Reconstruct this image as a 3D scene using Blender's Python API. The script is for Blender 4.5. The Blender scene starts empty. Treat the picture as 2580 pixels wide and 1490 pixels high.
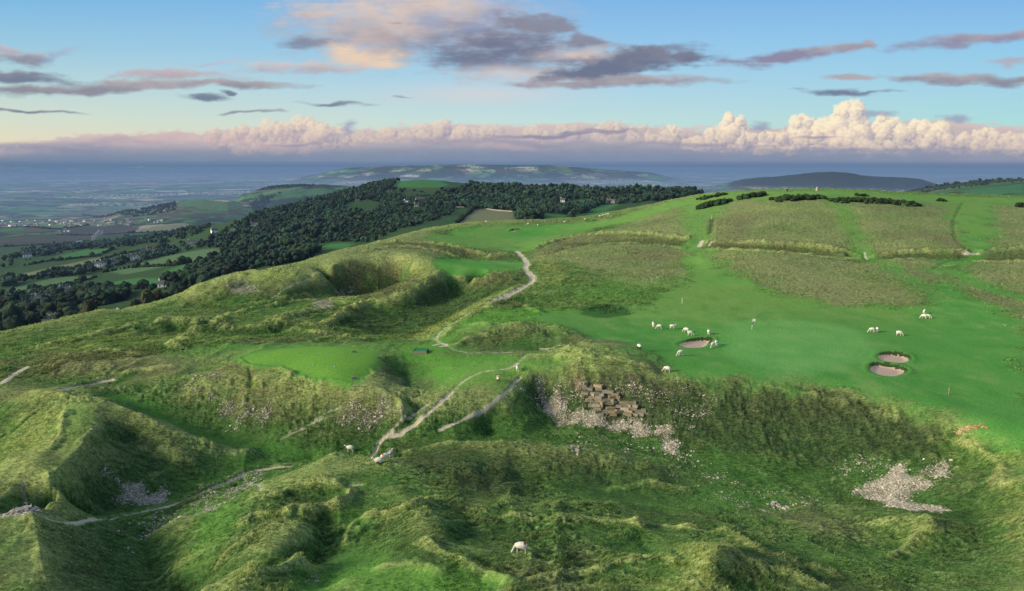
import bpy, math, random, time
import numpy as np
T0 = time.time()
Q = 1.0                      # mesh density factor
rng = np.random.default_rng(7)
random.seed(7)
sc = bpy.context.scene
COL = sc.collection

# ------------------------------------------------------------------ camera model
CZ = 26.0
F = 1700.0
CU, CV = 1260.5, 728.0
PITCH = math.atan((728 - 405) / F)
cp, sp = math.cos(PITCH), math.sin(PITCH)

def raydir(u, v):
    u = np.asarray(u, float); v = np.asarray(v, float)
    a = (u - CU) / F; b = -(v - CV) / F
    x = a; y = cp + b * sp; z = -sp + b * cp
    return x, y, z

def azt(u, v):                       # azimuth, slope dz/dr
    x, y, z = raydir(u, v)
    return np.arctan2(x, y), z / np.hypot(x, y)

def PZ(u, v, z):                     # (az, ln r, z) where the sight line meets height z
    a, t = azt(u, v)
    r = (z - CZ) / t
    return float(a), float(np.log(r)), float(z)

def PD(u, v, d):
    a, t = azt(u, v)
    return float(a), math.log(d), float(CZ + d * t)

# ------------------------------------------------------------------ noise
_perm = rng.permutation(4096).astype(np.int64)
_g = rng.uniform(0, 2 * np.pi, 4096)
_gx, _gy = np.cos(_g).astype(np.float32), np.sin(_g).astype(np.float32)

def noise2(x, y, seed=0):
    x = np.asarray(x, np.float64); y = np.asarray(y, np.float64)
    xi = np.floor(x).astype(np.int64); yi = np.floor(y).astype(np.int64)
    fx = (x - xi).astype(np.float32); fy = (y - yi).astype(np.float32)
    ux = fx * fx * fx * (fx * (fx * 6 - 15) + 10); uy = fy * fy * fy * (fy * (fy * 6 - 15) + 10)
    def g(ix, iy, dx, dy):
        h = _perm[(ix + _perm[(iy + seed * 131) & 4095]) & 4095]
        return _gx[h] * dx + _gy[h] * dy
    n00 = g(xi, yi, fx, fy); n10 = g(xi + 1, yi, fx - 1, fy)
    n01 = g(xi, yi + 1, fx, fy - 1); n11 = g(xi + 1, yi + 1, fx - 1, fy - 1)
    a = n00 + ux * (n10 - n00); b = n01 + ux * (n11 - n01)
    return (a + uy * (b - a)) * 1.4

def fbm(x, y, oct=4, seed=0, gain=0.5, lac=2.03):
    s = 0; a = 1.0; t = 0
    for o in range(oct):
        s = s + a * noise2(x, y, seed + o * 7); t += a
        x = x * lac + 17.3; y = y * lac + 9.1; a *= gain
    return s / t

def sstep(a, b, x):
    t = np.clip((x - a) / (b - a), 0, 1)
    return t * t * (3 - 2 * t)

# ------------------------------------------------------------------ terrain control lines (height on the sight line)
NEAR = """
20,1456,1.0;20,1380,.6;20,1300,.2;20,1262,0
85,1456,.9;88,1380,.5;80,1300,.1;60,1250,0
325,1300,-5;352,1360,-4.4;360,1400,-4.1;400,1445,-3.8;420,1480,-3.6
95,1262,-1.6;130,1279,-3.6;180,1284,-4.7;300,1274,-5;400,1252,-5.1;480,1228,-5.1;560,1190,-5;630,1162,-4.9;700,1152,-4.8;770,1140,-4.8
250,1258,-5.2;330,1243,-5.2;420,1232,-5.1
185,1005,.6;165,1110,.1;120,1180,-.1;62,1242,0
240,1010,.5;215,1090,-.1;180,1160,-.8;120,1230,-1
75,967,.5;185,990,.6;260,997,.3;350,1027,-.3;450,1072,-1.7;520,1097,-2.9;600,1112,-3.7
0,1130,-1.2;30,1060,-1.6;0,1030,-1.3
0,1075,-1.8;50,1040,-.9;105,1005,-.2
300,1180,-3.5
400,1175,-4
300,1090,-2
300,985,-.8;400,1025,-2.2;500,1060,-3.4;570,1082,-3.9;650,1097,-4.2;775,1120,-4.7
590,882,1.2;620,903,1.2;690,908,1.2;740,928,1.1;800,938,1.1;868,947,1
600,872,1.2;640,862,1.2;750,853,1.2;870,855,1.2;935,868,1.1;930,895,1.1;872,943,1
600,1000,-1.2
700,1000,-1.1
800,1000,-1.0
480,960,-.3
400,930,0
500,910,.3
880,975,.1;920,968,.3;960,972,.2;995,1000,-.6;1005,1030,-2
760,1108,-4.5;850,1100,-4.3;930,1083,-3.8
870,1127,-4.8;930,1100,-4.3;985,1068,-3.2;1040,1030,-1.9;1085,990,-.7;1115,965,0
1080,1060,-3;1130,1038,-2.4;1170,1015,-1.7;1230,975,-.6;1280,930,.2
1000,1120,-4.2
1150,1092,-2.7;1230,1095,-2.4;1300,1108,-2.5;1410,1118,-3;1535,1138,-3.6;1620,1152,-4.2
1200,1060,-3.8
1320,1070,-4.2
1700,1200,-5;1900,1232,-5.4;2100,1240,-5.2;2250,1255,-4.7
1500,1200,-4.6
1300,1190,-3.8
790,1134,-1.9;820,1119,-1.5;850,1130,-1.6;980,1142,-1.5;1050,1187,-1.6;1125,1227,-1.4;1260,1242,-1.5;1435,1262,-2.1;1660,1287,-2.8;1835,1312,-2.8;1910,1330,-2.5;2060,1380,-1.5;2200,1440,-.6;2300,1475,-.3
2110,1287,-3.6;2200,1290,-3.1;2260,1297,-2.5;2300,1285,-2.3
2120,1345,-3.2
1280,940,0;1340,920,.5;1395,905,1;1450,908,1;1550,920,.7;1650,928,.2;1750,932,0;1850,940,0;1950,950,-.1;2060,965,-.2;2160,985,-.3;2260,1010,-.4;2360,1040,-.5;2450,1075,-.6;2521,1100,-.6;2700,1180,-.5
1330,1000,-3;1400,1035,-3.9;1460,1040,-3.8;1550,1045,-3.8;1600,1072,-4.4;1650,1112,-4.8;1750,1122,-4.9;1900,1142,-5;2050,1152,-5;2200,1172,-4.8
2350,1105,-2.6;2430,1150,-2.6;2480,1170,-1.8;2521,1180,-1.3
2440,1250,-3.3;2430,1350,-2.6;2300,1400,-2.3
2521,1250,-1.7;2521,1330,-1;2521,1456,.6
2400,1456,-.5
1740,1376,2.3;1765,1354,2.3;1830,1378,1.3;1920,1413,.6;2040,1460,.2
1740,1376,2.3;1690,1397,1;1620,1427,.3;1500,1458,.3
1790,1430,1.0;1860,1450,.4
1650,1456,1
1765,1328,-2.2;1850,1345,-2.2
1282,1365,.1
1150,1300,-1.2
1400,1330,-1.1
1400,1400,-.1
1560,1350,-1.4
945,1210,-.9;1010,1240,-.5;1050,1265,-.1;1065,1310,.4;1120,1360,.7;1200,1410,.8;1260,1445,.9
860,1290,-1.7;850,1340,-1.5;900,1380,-.9
1160,1330,-.9
660,1215,-1.7;720,1188,-1.5;800,1188,-1.1;860,1203,-1.5
715,1260,-.9;780,1248,-.6;830,1240,-.7;862,1230,-1.2
720,1225,-2.2;800,1222,-2
620,1290,-1.3;600,1350,-.8;560,1400,-.8
740,1300,-.2;690,1350,-.2;680,1400,-.5
800,1280,-1.7;790,1340,-1.5;740,1385,-1.2
450,1280,-3.9;480,1330,-3.1;450,1390,-2.7
560,1240,-3.2;640,1185,-3.4
520,1456,.4;600,1425,.5;740,1380,.1
760,1430,-.9;800,1450,-.8
850,1425,.3;1000,1440,.6
0,960,0;0,905,-1
150,885,-.3;250,905,0;340,895,0
160,940,-1;280,945,-.8
450,880,.3;550,855,.3;600,835,.1
0,860,-2.5;100,850,-1.9;200,835,-1.8
330,850,-1
400,806,-2.6;440,792,-2;480,800,-2.5
430,815,-3.4
610,800,-2.5;680,789,-1.6;760,795,-2.1
640,830,-1.6;760,838,-1;850,836,-1.1;920,842,-.9
500,830,-1.6
560,818,-3
700,815,-3
800,818,-2.9
790,668,.5;840,650,1.4;900,642,1.7;960,640,1.7;1020,650,1.5;1060,665,1;1088,680,.4
800,715,-4.6;850,730,-6;900,737,-6.5;940,730,-6;985,708,-4.8
670,735,-3.2;700,715,-2;740,695,-1;780,670,0
660,755,-4.2;720,735,-3.6;770,715,-3
600,700,-1.8
560,740,-4
500,762,-4.6
800,750,-3;830,738,-3
1088,680,.3;1050,700,-.7;1008,723,-1.6;950,738,-2.4;907,744,-2.8;874,760,-3.2;850,780,-3.6;835,802,-4
900,785,-4.6;950,775,-4.6
1000,765,-4.2;1050,740,-3.6;1110,715,-3.1
1130,682,-.1;1170,682,.3;1230,674,.5;1290,668,.6
1200,700,-2.3;1130,735,-3.8;1050,785,-4.6;980,825,-4.7;930,833,-4.4
1298,695,.2;1250,725,.1;1200,748,.1;1140,770,.1;1080,802,0;1050,820,-.1;1018,838,-.2
1180,742,-2.6;1100,785,-3.2;1040,817,-3.4
960,872,.9
1060,872,.6
1100,905,.4
1180,880,.5
1000,905,-.3;985,930,-.7
1040,960,-.6
1275,622,.6;1300,660,.6;1300,690,.5;1250,722,.3;1205,745,.2
1280,610,.4
1200,590,0
1100,580,.3
960,597,2.4;1050,600,2.3;1130,610,1.7;1195,630,.6
880,628,1.7;940,612,2.2;1000,607,2.4;1060,616,1.9;1110,630,.8
1150,634,.2;1215,642,.3
1205,630,1.2;1240,624,1.3;1270,632,.9
1100,646,.5;1200,648,.5;1270,650,.5
1120,672,.4;1200,671,.4
1340,650,1.1
1350,690,.8;1420,700,1
1420,745,.4
1275,742,-.9;1250,750,-.9
1490,768,0
1350,770,.3
1230,788,.8;1300,785,.9
1120,830,1;1160,812,1.5;1200,803,1.7;1300,800,1.5;1400,810,1.1;1470,830,.4
1120,855,.6
1250,850,.3;1350,862,.1
1375,890,1;1400,862,1.9;1450,845,2.2;1520,852,1.9;1570,875,1.2;1610,900,.5
1650,800,0
1800,795,.3;1950,790,.3;2100,815,.2
1720,850,.1;1850,890,.2;2050,905,.2;2140,880,.1
2150,780,0
2300,850,0
2400,1000,-.3
2521,950,-.2
2300,930,-.2
1400,586,3;1500,575,4.5;1600,576,5.1;1690,588,4.7
1320,612,1.4;1400,586,3
1450,604,2.1;1530,599,2.8;1600,600,3;1690,606,3.1
1340,632,1.5;1400,612,2.6;1500,605,3.4;1600,605,3.8;1680,615,3.3
1740,597,5;1850,597,5.7;2000,607,5.4;2120,632,4.2
1745,610,4.1;1850,612,4.4;2000,624,3.9;2130,640,3.3
1745,614,4.3;1850,617,4.9;2000,630,4.2;2120,642,3.4
2150,634,3.9;2250,620,5.1;2380,622,5.1;2521,613,5.6
2200,637,3.8;2290,637,3.8;2380,640,3.7;2521,641,3.8
2200,642,3.9;2290,641,4.1;2400,647,4.1;2521,648,4.3
1500,640,1.9;1600,660,1.6
1500,690,.8
1690,655,1.8
1600,720,.5
1750,700,1
1900,720,.8
2100,720,1.2
2300,720,1.5
2500,720,1.6
1700,560,7;1800,560,8;2000,560,8.5;2200,560,9;2400,560,9;2521,560,9
1900,510,12.8;2100,510,13.2;2300,510,12.6;2500,515,12
1750,525,10
1650,540,7
1560,555,4.2
1480,565,2
1300,575,0
"""
SIL = """-150,850,-5;0,822,-4.5;60,808,-4.6;130,790,-5;200,775,-5.2;250,763,-5;290,773,-5.3;340,757,-5;400,745,-4.6;430,735,-4;480,705,-2;530,690,-1;600,678,0;680,665,.8;760,640,1.6;830,617,2;900,603,2;950,590,1.7;1020,570,1.2;1120,553,.5;1200,547,0;1290,544,-.3;1400,543,-.2;1470,532,1.3;1560,514,5;1650,495,9.5;1720,480,13;1800,473,15;1940,467,16.5;2050,465.5,16.8;2150,470,15.8;2300,477,14.6;2400,480,14;2521,484,13.5;2700,488,13"""
FAR = """950,450,1500;1030,445,1500;1100,447,1450;1200,457,1350;1300,463,1300;1450,466,1250;1600,472,1200;1730,478,1150;1850,486,1100
870,472,1450;800,492,1350;740,507,1300;660,530,1200;560,558,1150;480,582,1150;400,602,1200
900,520,1100
1000,505,1050
1100,508,1100
1200,520,950
1350,500,1050
1500,505,1000
1600,498,950
1250,545,720
1350,535,750
1450,520,850
1000,560,700
900,582,700
850,602,640
1100,556,620
750,565,900
650,590,900
550,620,850
600,645,680
720,640,600
500,652,740
450,682,640
380,705,600
550,680,540
300,740,560
200,745,600
100,752,650
0,765,640
30,800,500
150,778,500
0,700,900
150,692,850
300,670,850
150,640,1200
0,640,1300
350,630,1100
400,590,1600
200,600,1900
0,600,2000
300,570,2500
0,560,2700
500,547,2600
2330,476,1800
2521,472,1500
2400,460,2200
2521,442,2700
2300,464,2500
2230,470,2700"""

pts = []
def addline(L, conv, step=0.022):
    P = [conv(*q) for q in L]
    if len(P) == 1:
        pts.append(P[0]); return
    for a, b in zip(P[:-1], P[1:]):
        d = math.hypot(a[0] - b[0], a[1] - b[1])
        n = max(1, int(round(d / step)))
        for k in range(n):
            t = k / n
            pts.append(tuple(a[i] + (b[i] - a[i]) * t for i in range(3)))
    pts.append(P[-1])
def parse(s):
    return [[tuple(float(k) for k in p.split(',')) for p in l.split(';')] for l in s.strip().splitlines()]
for L in parse(NEAR): addline(L, PZ)
sil = parse(SIL)[0]
addline(sil, PZ)
for q in sil:
    a, l, z = PZ(*q); r = math.exp(l); td = (CZ - z) / r
    if q[0] < 900: ks = ((.10, .10), (.3, .22), (.7, .24))
    elif q[0] < 1700: ks = ((.08, .06), (.22, .10), (.5, .12))
    else: ks = ((.10, .03), (.35, .06), (.9, .10))
    for k, s in ks:
        pts.append((a, l + math.log(1 + k), z - k * r * (td + s)))
for L in parse(FAR): addline(L, PD, 0.05)
for u in (-300, 0, 300, 600, 900, 1200, 1500, 1800, 2100, 2500, 2800):
    a = float(azt(u, 410)[0])
    for r in (4200, 6000, 9000, 14000, 24000, 40000, 70000):
        if 2100 <= u and r < 5000: continue
        pts.append((a, math.log(r), -225.0))
for u, r, z in ((1000, 2100, -150), (1300, 2000, -140), (1600, 1800, -130), (1800, 1700, -140), (2000, 1600, -130), (2000, 2600, -200), (1250, 3000, -215),
                (1000, 3000, -215), (1600, 2900, -215), (700, 2600, -205), (2200, 1300, -90), (2500, 1100, -60), (2521, 3700, -150), (2300, 3600, -200)):
    pts.append((float(azt(u, 500)[0]), math.log(r), z))
for a, r, z in ((-.9, 40, 0), (-.9, 60, -1), (-.9, 100, -3), (-.9, 160, -8), (-.9, 260, -40), (-.9, 600, -100), (-.9, 1300, -170), (-.9, 2500, -215), (-.9, 5000, -225), (-.9, 60000, -225),
                (.9, 40, .5), (.9, 60, -.5), (.9, 100, 0), (.9, 160, 4), (.9, 220, 10), (.9, 330, 12), (.9, 600, -10), (.9, 1300, -40), (.9, 3000, -120), (.9, 6000, -220), (.9, 60000, -225),
                (-.5, 27, .5), (0, 27, 0), (.5, 27, .5), (-.5, 34, .8), (-.2, 34, .3), (.15, 34, .5), (.6, 36, .8)):
    pts.append((a, math.log(r), z))
pts = np.array(pts)
key = np.round(pts[:, :2] / 0.004).astype(int)
_, ui = np.unique(key, axis=0, return_index=True)
pts = pts[np.sort(ui)]
N = len(pts)
def phi(d): return d ** 1.25
def pd(A, B):
    return np.sqrt((A[:, None, 0] - B[None, :, 0]) ** 2 + (A[:, None, 1] - B[None, :, 1]) ** 2 + 1e-9)
XY = pts[:, :2].copy()
A = np.zeros((N + 3, N + 3))
A[:N, :N] = phi(pd(XY, XY))
A[:N, N] = A[N, :N] = 1; A[:N, N + 1:] = XY; A[N + 1:, :N] = XY.T
A[:N, :N] -= np.eye(N) * 2e-5
W = np.linalg.solve(A, np.concatenate([pts[:, 2], [0, 0, 0]]))

# coarse grid in (azimuth, ln r)
AZ0, AZ1 = -0.93, 0.93
LR0, LR1 = math.log(25.5), math.log(66000.)
CA = np.linspace(AZ0, AZ1, 560)
near_end = math.log(420)
CL = np.concatenate([np.arange(LR0, near_end, .0075), np.linspace(near_end, LR1, 230)])
ga, gl = np.meshgrid(CA, CL)
flat = np.stack([ga.ravel(), gl.ravel()], 1)
Hc = np.empty(len(flat))
for s in range(0, len(flat), 6000):
    e = flat[s:s + 6000]
    Hc[s:s + 6000] = phi(pd(e.astype(np.float32), XY.astype(np.float32))) @ W[:N] + W[N] + e @ W[N + 1:]
Hc = Hc.reshape(ga.shape)

# distant hills raised on the plain: (u, top v) profiles at a distance
def hillprof(aa, rr, prof, D, sf, sb, base=-225.0):
    pu = np.array([float(azt(u, v)[0]) for u, v in prof])
    pz = np.array([CZ + D * float(azt(u, v)[1]) for u, v in prof])
    h = np.interp(aa, pu, pz, left=base, right=base) - base
    h = np.clip(h, 0, None)
    s = np.where(rr < D, sf, sb)
    t = np.abs((rr - D) / s)
    return h * np.exp(-t ** 2.2)
def farhills(aa, rr):
    z = hillprof(aa, rr, [(560, 470), (720, 440), (780, 430), (850, 414), (950, 409), (1130, 405), (1250, 406.5), (1350, 407), (1430, 412), (1490, 418), (1540, 421), (1600, 425), (1650, 438), (1800, 470)], 11500, 1500, 2500)
    z = np.maximum(z, hillprof(aa, rr, [(1700, 474), (1750, 466), (1790, 453), (1830, 442), (1870, 438), (1920, 435), (1960, 430), (2010, 425), (2050, 423), (2090, 426), (2130, 433), (2170, 436), (2230, 438), (2270, 443), (2310, 456), (2370, 474)], 6800, 1100, 1500))
    z = np.maximum(z, hillprof(aa, rr, [(480, 560), (600, 482), (680, 462), (740, 458), (800, 456), (880, 464), (1040, 540)], 3900, 500, 900))
    z = np.maximum(z, hillprof(aa, rr, [(200, 580), (300, 538), (400, 520), (450, 509), (500, 504), (560, 503), (620, 513), (760, 570)], 3300, 500, 700))
    z = np.maximum(z, hillprof(aa, rr, [(-200, 404), (0, 407), (60, 410), (100, 412), (170, 413), (210, 411.5), (240, 409.5), (280, 413), (310, 413), (350, 410), (400, 412), (500, 415), (600, 417)], 34000, 3000, 9000))
    return z
Hc += farhills(ga, np.exp(gl))

def lerp_grid(G, a, l):
    ia = np.clip(np.searchsorted(CA, a) - 1, 0, len(CA) - 2); il = np.clip(np.searchsorted(CL, l) - 1, 0, len(CL) - 2)
    ta = np.clip((a - CA[ia]) / (CA[ia + 1] - CA[ia]), 0, 1); tl = np.clip((l - CL[il]) / (CL[il + 1] - CL[il]), 0, 1)
    return (G[il, ia] * (1 - ta) + G[il, ia + 1] * ta) * (1 - tl) + (G[il + 1, ia] * (1 - ta) + G[il + 1, ia + 1] * ta) * tl

def hit(u, v, rmin=0, rmax=6e4):
    """first point of the terrain on a sight line -> x, y, z"""
    a, t = azt(u, v); a = float(a); t = float(t)
    ls = np.linspace(math.log(max(rmin, 26.)), math.log(rmax), 6000)
    h = lerp_grid(Hc, np.full_like(ls, a), ls)
    zr = CZ + np.exp(ls) * t
    k = np.argmax(h >= zr)
    if h[k] < zr[k]: k = int(np.argmin(np.abs(h - zr)))
    r = math.exp(ls[k])
    return r * math.sin(a), r * math.cos(a), float(h[k])

# ------------------------------------------------------------------ fine grid
nA = int(1900 * Q)
tt = np.linspace(-1, 1, nA)
FA = np.arctan(np.tan(0.90) * tt * .55 + .45 * np.tan(.9) * tt) if False else tt * 0.90
def seg(a, b, d): return np.arange(math.log(a), math.log(b), d / Q)
FL = np.concatenate([seg(26.5, 62, .0029), seg(62, 130, .0034), seg(130, 340, .0042), seg(340, 2000, .0075), seg(2000, 65000, .0125)])
fa, fl = np.meshgrid(FA, FL)
fr = np.exp(fl)
X = fr * np.sin(fa); Y = fr * np.cos(fa)
# separable cubic resample of the coarse grid
def cubic_rows(G, src, dst):
    i = np.clip(np.searchsorted(src, dst, side='right') - 1, 0, len(src) - 2)
    t = (dst - src[i]) / (src[i + 1] - src[i])
    i0 = np.clip(i - 1, 0, len(src) - 1); i2 = i + 1; i3 = np.clip(i + 2, 0, len(src) - 1)
    t = t[:, None]
    p0, p1, p2, p3 = G[i0], G[i], G[i2], G[i3]
    return 0.5 * ((2 * p1) + (-p0 + p2) * t + (2 * p0 - 5 * p1 + 4 * p2 - p3) * t ** 2 + (-p0 + 3 * p1 - 3 * p2 + p3) * t ** 3)
H = cubic_rows(cubic_rows(Hc, CL, FL).T.copy(), CA, FA).T.copy()
print('terrain base', N, H.shape, round(time.time() - T0, 1))

# ------------------------------------------------------------------ world-space masks
def world_poly(pp, rmin=0, rmax=6e4):
    return np.array([hit(u, v, rmin, rmax)[:2] for u, v in pp])
def sdist(px, py, poly, closed=True):
    """signed distance to a polygon (negative inside) or distance to a polyline"""
    n = len(poly); d2 = np.full(px.shape, 1e12); inside = np.zeros(px.shape, bool)
    for i in range(n if closed else n - 1):
        x0, y0 = poly[i]; x1, y1 = poly[(i + 1) % n]
        ex, ey = x1 - x0, y1 - y0; L = ex * ex + ey * ey + 1e-9
        t = np.clip(((px - x0) * ex + (py - y0) * ey) / L, 0, 1)
        d2 = np.minimum(d2, (px - x0 - t * ex) ** 2 + (py - y0 - t * ey) ** 2)
        if closed:
            c = ((y0 > py) != (y1 > py)) & (px < (x1 - x0) * (py - y0) / (y1 - y0 + 1e-12) + x0)
            inside ^= c
    d = np.sqrt(d2)
    return np.where(inside, -d, d) if closed else d
def smooth_poly(P, closed, n=6):
    P = np.asarray(P, float); m = len(P); out = []
    for i in range(m if closed else m - 1):
        if closed: p0, p1, p2, p3 = P[i - 1], P[i], P[(i + 1) % m], P[(i + 2) % m]
        else: p0, p1, p2, p3 = P[max(i - 1, 0)], P[i], P[i + 1], P[min(i + 2, m - 1)]
        for k in range(n):
            t = k / n
            out.append(0.5 * ((2 * p1) + (-p0 + p2) * t + (2 * p0 - 5 * p1 + 4 * p2 - p3) * t ** 2 + (-p0 + 3 * p1 - 3 * p2 + p3) * t ** 3))
    if not closed: out.append(P[-1])
    return np.array(out)
def pt(s): return [tuple(float(k) for k in p.split(',')) for p in s.split()]
def mask(s, soft=1.0, closed=True, width=0, wob=0.0, wl=3.0, sm=True, rmin=0, rmax=6e4):
    """0..1 mask on the fine grid; s in photograph coordinates, dropped on the terrain"""
    P = world_poly(pt(s), rmin, rmax)
    if sm and len(P) > 2: P = smooth_poly(P, closed, 4)
    return wmask(P, soft, closed, width, wob, wl)
def wmask(P, soft, closed, width, wob=0, wl=3.0):
    M = np.zeros(X.shape, np.float32)
    m = width + soft * 3 + wob * 2
    x0, y0 = P.min(0) - m; x1, y1 = P.max(0) + m
    sel = (X > x0) & (X < x1) & (Y > y0) & (Y < y1)
    if not sel.any(): return M
    px, py = X[sel], Y[sel]
    d = sdist(px, py, P, closed)
    if not closed: d = d - width
    if wob: d = d + wob * fbm(px / wl, py / wl, 3, 5) * 2
    M[sel] = 1 - sstep(-soft, soft, d)
    return M

# mown grass
mown = np.zeros(X.shape, np.float32)
def MX(a, b): return np.maximum(a, b)
mown = MX(mown, mask("1480,838 1345,795 1400,772 1560,760 1640,715 1690,665 1697,620 1690,600 1725,605 1745,640 1840,690 1960,735 2130,760 2290,745 2300,700 2292,665 2330,640 2385,625 2375,590 2345,545 2360,500 2430,495 2440,560 2430,620 2340,662 2335,690 2400,735 2521,790 2560,900 2540,1100 2450,1070 2360,1036 2200,990 2000,952 1700,926 1620,900 1570,868", 3.2, wob=3.2, wl=7))
mown = MX(mown, mask("1050,588 1120,568 1250,556 1420,551 1520,535 1640,500 1720,487 1790,478 1780,500 1690,505 1560,545 1450,568 1340,600 1290,622 1240,618 1130,606", 3, wob=2, wl=15))
mown = MX(mown, mask("1068,648 1090,636 1180,643 1250,646 1288,645 1292,662 1200,674 1120,680 1085,666", 1.2))
mown = MX(mown, mask("585,884 640,864 750,853 870,855 937,870 930,896 870,947 800,937 740,926 690,906 620,902", 1.0, wob=.5, wl=2))
mown = MX(mown, mask("1780,476 1940,469 2150,474 2521,488 2521,505 2300,500 2150,492 1940,488 1800,492", 8, wob=6, wl=25))
mown = MX(mown, mask("1690,490 1790,500 1740,545 1735,590 1695,590 1680,540", 4, wob=4, wl=9) * .6)
mown = MX(mown, mask("2040,498 2075,520 2100,570 2130,638", 2, False, 2.2, 1.5, 5) * .5)
mown = MX(mown, mask("2170,645 2240,690 2330,740 2450,800", 2, False, 2.2, 1.5, 5) * .6)
mown = MX(mown, mask("2345,668 2430,710 2521,735", 2, False, 2.0, .8) * .8)
semi = np.zeros(X.shape, np.float32)           # shortish green turf
semi = MX(semi, mask("960,850 1060,840 1090,810 1200,760 1300,760 1480,770 1500,800 1240,800 1140,830 1120,860 1380,880 1400,900 1300,940 1240,960 1120,960 1040,950 1000,900", 3, wob=2, wl=6))
semi = MX(semi, mask("0,1256 70,1262 80,1300 88,1380 90,1470 0,1470", 1.2, wob=.8) * .45)
semi = MX(semi, mask("870,1240 960,1400 830,1456 760,1456 850,1330", 1.2, wob=.8, wl=3) * .8)
semi = MX(semi, mask("480,1260 600,1230 560,1350 470,1440 430,1440 480,1340", 1.2, wob=.8, wl=3) * .7)
semi = MX(semi, mask("160,1005 235,1010 205,1100 150,1190 70,1240 120,1180 160,1100", .8, wob=.4) * .6)
semi = MX(semi, mask("300,985 400,1030 570,1090 650,1100 775,1122", 1.5, False, 1.2, .8) * .9)
semi = MX(semi, mask("220,1270 420,1240 560,1180 640,1150 560,1120 420,1215", 1, wob=.8) * .6)
semi = MX(semi, mask("1450,1180 1700,1190 2000,1230 1700,1250 1450,1220", 4, wob=2, wl=4) * .6)
semi = MX(semi, mask("900,1400 1300,1440 1300,1470 880,1470", 1, wob=.6) * .8)
semi = MX(semi, mask("1430,745 1560,740 1640,700 1560,690 1450,690", 3, wob=2) * .5)
semi = MX(semi, mask("700,845 960,850 960,870 600,880 450,900 450,870 600,845", 3, wob=2) * .6)
pgreen = mask("1775,850 1805,798 1900,788 2010,792 2110,818 2150,858 2110,902 2000,918 1890,912 1810,888", 2.2, wob=.4, wl=4)
tee = mask("588,885 640,866 750,855 870,857 930,871 926,895 868,944 800,934 740,923 690,903 620,898", 1.0, wob=.6, wl=2)
tongue = mask("1440,762 1490,752 1545,762 1545,775 1480,783 1435,775", .8, wob=.5)          # dark nettle patch
brown = np.zeros(X.shape, np.float32)
for s, k in (("430,960 520,900 590,890 640,910 720,930 850,960 860,1000 760,1080 640,1090 540,1060 450,1010", .8),
             ("860,980 990,985 1000,1040 930,1085 760,1105 700,1090 800,1030", 1),
             ("1390,925 1560,925 1750,935 2000,970 2300,1040 2400,1100 2200,1080 1950,1040 1750,1060 1600,1080 1400,1050 1330,1000", .8),
             ("1170,1100 1330,1100 1500,1150 1680,1170 1600,1230 1400,1190 1200,1160", .6),
             ("980,1095 1160,1090 1330,1180 1250,1225 1100,1190 1000,1130", .7),
             ("0,890 200,870 420,900 430,960 300,970 0,950", .5), ("0,960 150,960 120,1000 0,1060", .7),
             ("180,1030 380,1030 520,1110 540,1160 300,1200 150,1200", .35),
             ("560,700 660,690 700,720 600,760 480,780 520,730", .6),
             ("780,670 900,645 1050,660 1000,720 900,735 800,710", .6),
             ("1390,910 1450,890 1560,895 1640,920 1500,925", .8),
             ("1150,830 1230,808 1400,815 1440,840 1300,850 1160,855", .5),
             ("940,600 1060,603 1190,628 1080,630 960,612", .7),
             ("1330,605 1450,580 1690,590 1690,605 1500,600 1340,628", .5),
             ("1745,600 2000,612 2120,634 2000,628 1745,612", .6), ("2150,636 2250,622 2380,624 2380,640 2200,640", .5)):
    brown = MX(brown, mask(s, 2.0, wob=1.6, wl=4) * k)
dry = np.zeros(X.shape, np.float32)            # straw-coloured long grass
for s, k in (("0,1050 150,1005 160,1040 130,1130 60,1200 0,1180", .9), ("170,1010 245,1010 215,1100 150,1190 100,1230 150,1150", .3),
             ("1690,1400 1765,1352 1800,1375 1760,1440 1700,1470", 1), ("540,930 620,905 740,930 860,965 850,1000 740,990 600,960", .9),
             ("700,1262 780,1250 860,1232 862,1245 780,1262", .9), ("1600,1440 1700,1385 1765,1350 1830,1400 1850,1470 1640,1480", 1),
             ("2100,1100 2350,1080 2521,1120 2521,1330 2400,1300 2440,1200 2300,1130", .8),
             ("2240,1300 2300,1280 2290,1330 2240,1380 2190,1380", .7),
             ("1020,835 1110,780 1200,750 1150,780 1060,830", .9), ("1000,660 1080,675 1050,705 960,735 920,730 1000,690", .9),
             ("350,745 480,700 700,660 780,655 700,700 560,700 450,740", .6), ("100,850 300,820 500,805 480,840 250,850 120,870", .6),
             ("600,800 700,785 840,790 860,830 700,805", .6), ("520,1456 600,1425 740,1385 800,1400 640,1440", .7),
             ("1380,890 1400,865 1430,850 1440,870 1420,890", .8), ("1320,640 1380,655 1400,690 1340,700", .6),
             ("1720,790 1800,783 1790,800 1700,815", .5), ("2140,815 2250,850 2240,870 2170,850", .5),
             ("1950,950 2250,1000 2360,1050 2250,1050 2050,1000", .4), ("820,760 900,745 1010,723 1090,680 1020,735 900,770 850,800", .6)):
    dry = MX(dry, mask(s, 1.6, wob=1.2, wl=3) * k)
olive = mask("1300,640 1400,580 1560,545 1660,510 1830,490 2100,495 2360,505 2360,600 2330,640 2290,700 2290,745 2130,770 1960,745 1840,700 1745,650 1650,700 1560,700 1400,650", 3, wob=3, wl=12)
olive = MX(olive, mask("2440,510 2560,520 2560,790 2480,760 2370,720 2345,680 2440,640", 3, wob=2, wl=12))
olive = MX(olive, mask("760,640 880,605 1060,575 1200,552 1290,546 1200,562 1080,585 1100,630 1050,650 900,640", 3, wob=2, wl=12))
olive = olive * (1 - mown) * (.55 + .45 * sstep(-.35, .25, fbm(X / 14, Y / 9, 4, 88)))

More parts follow.
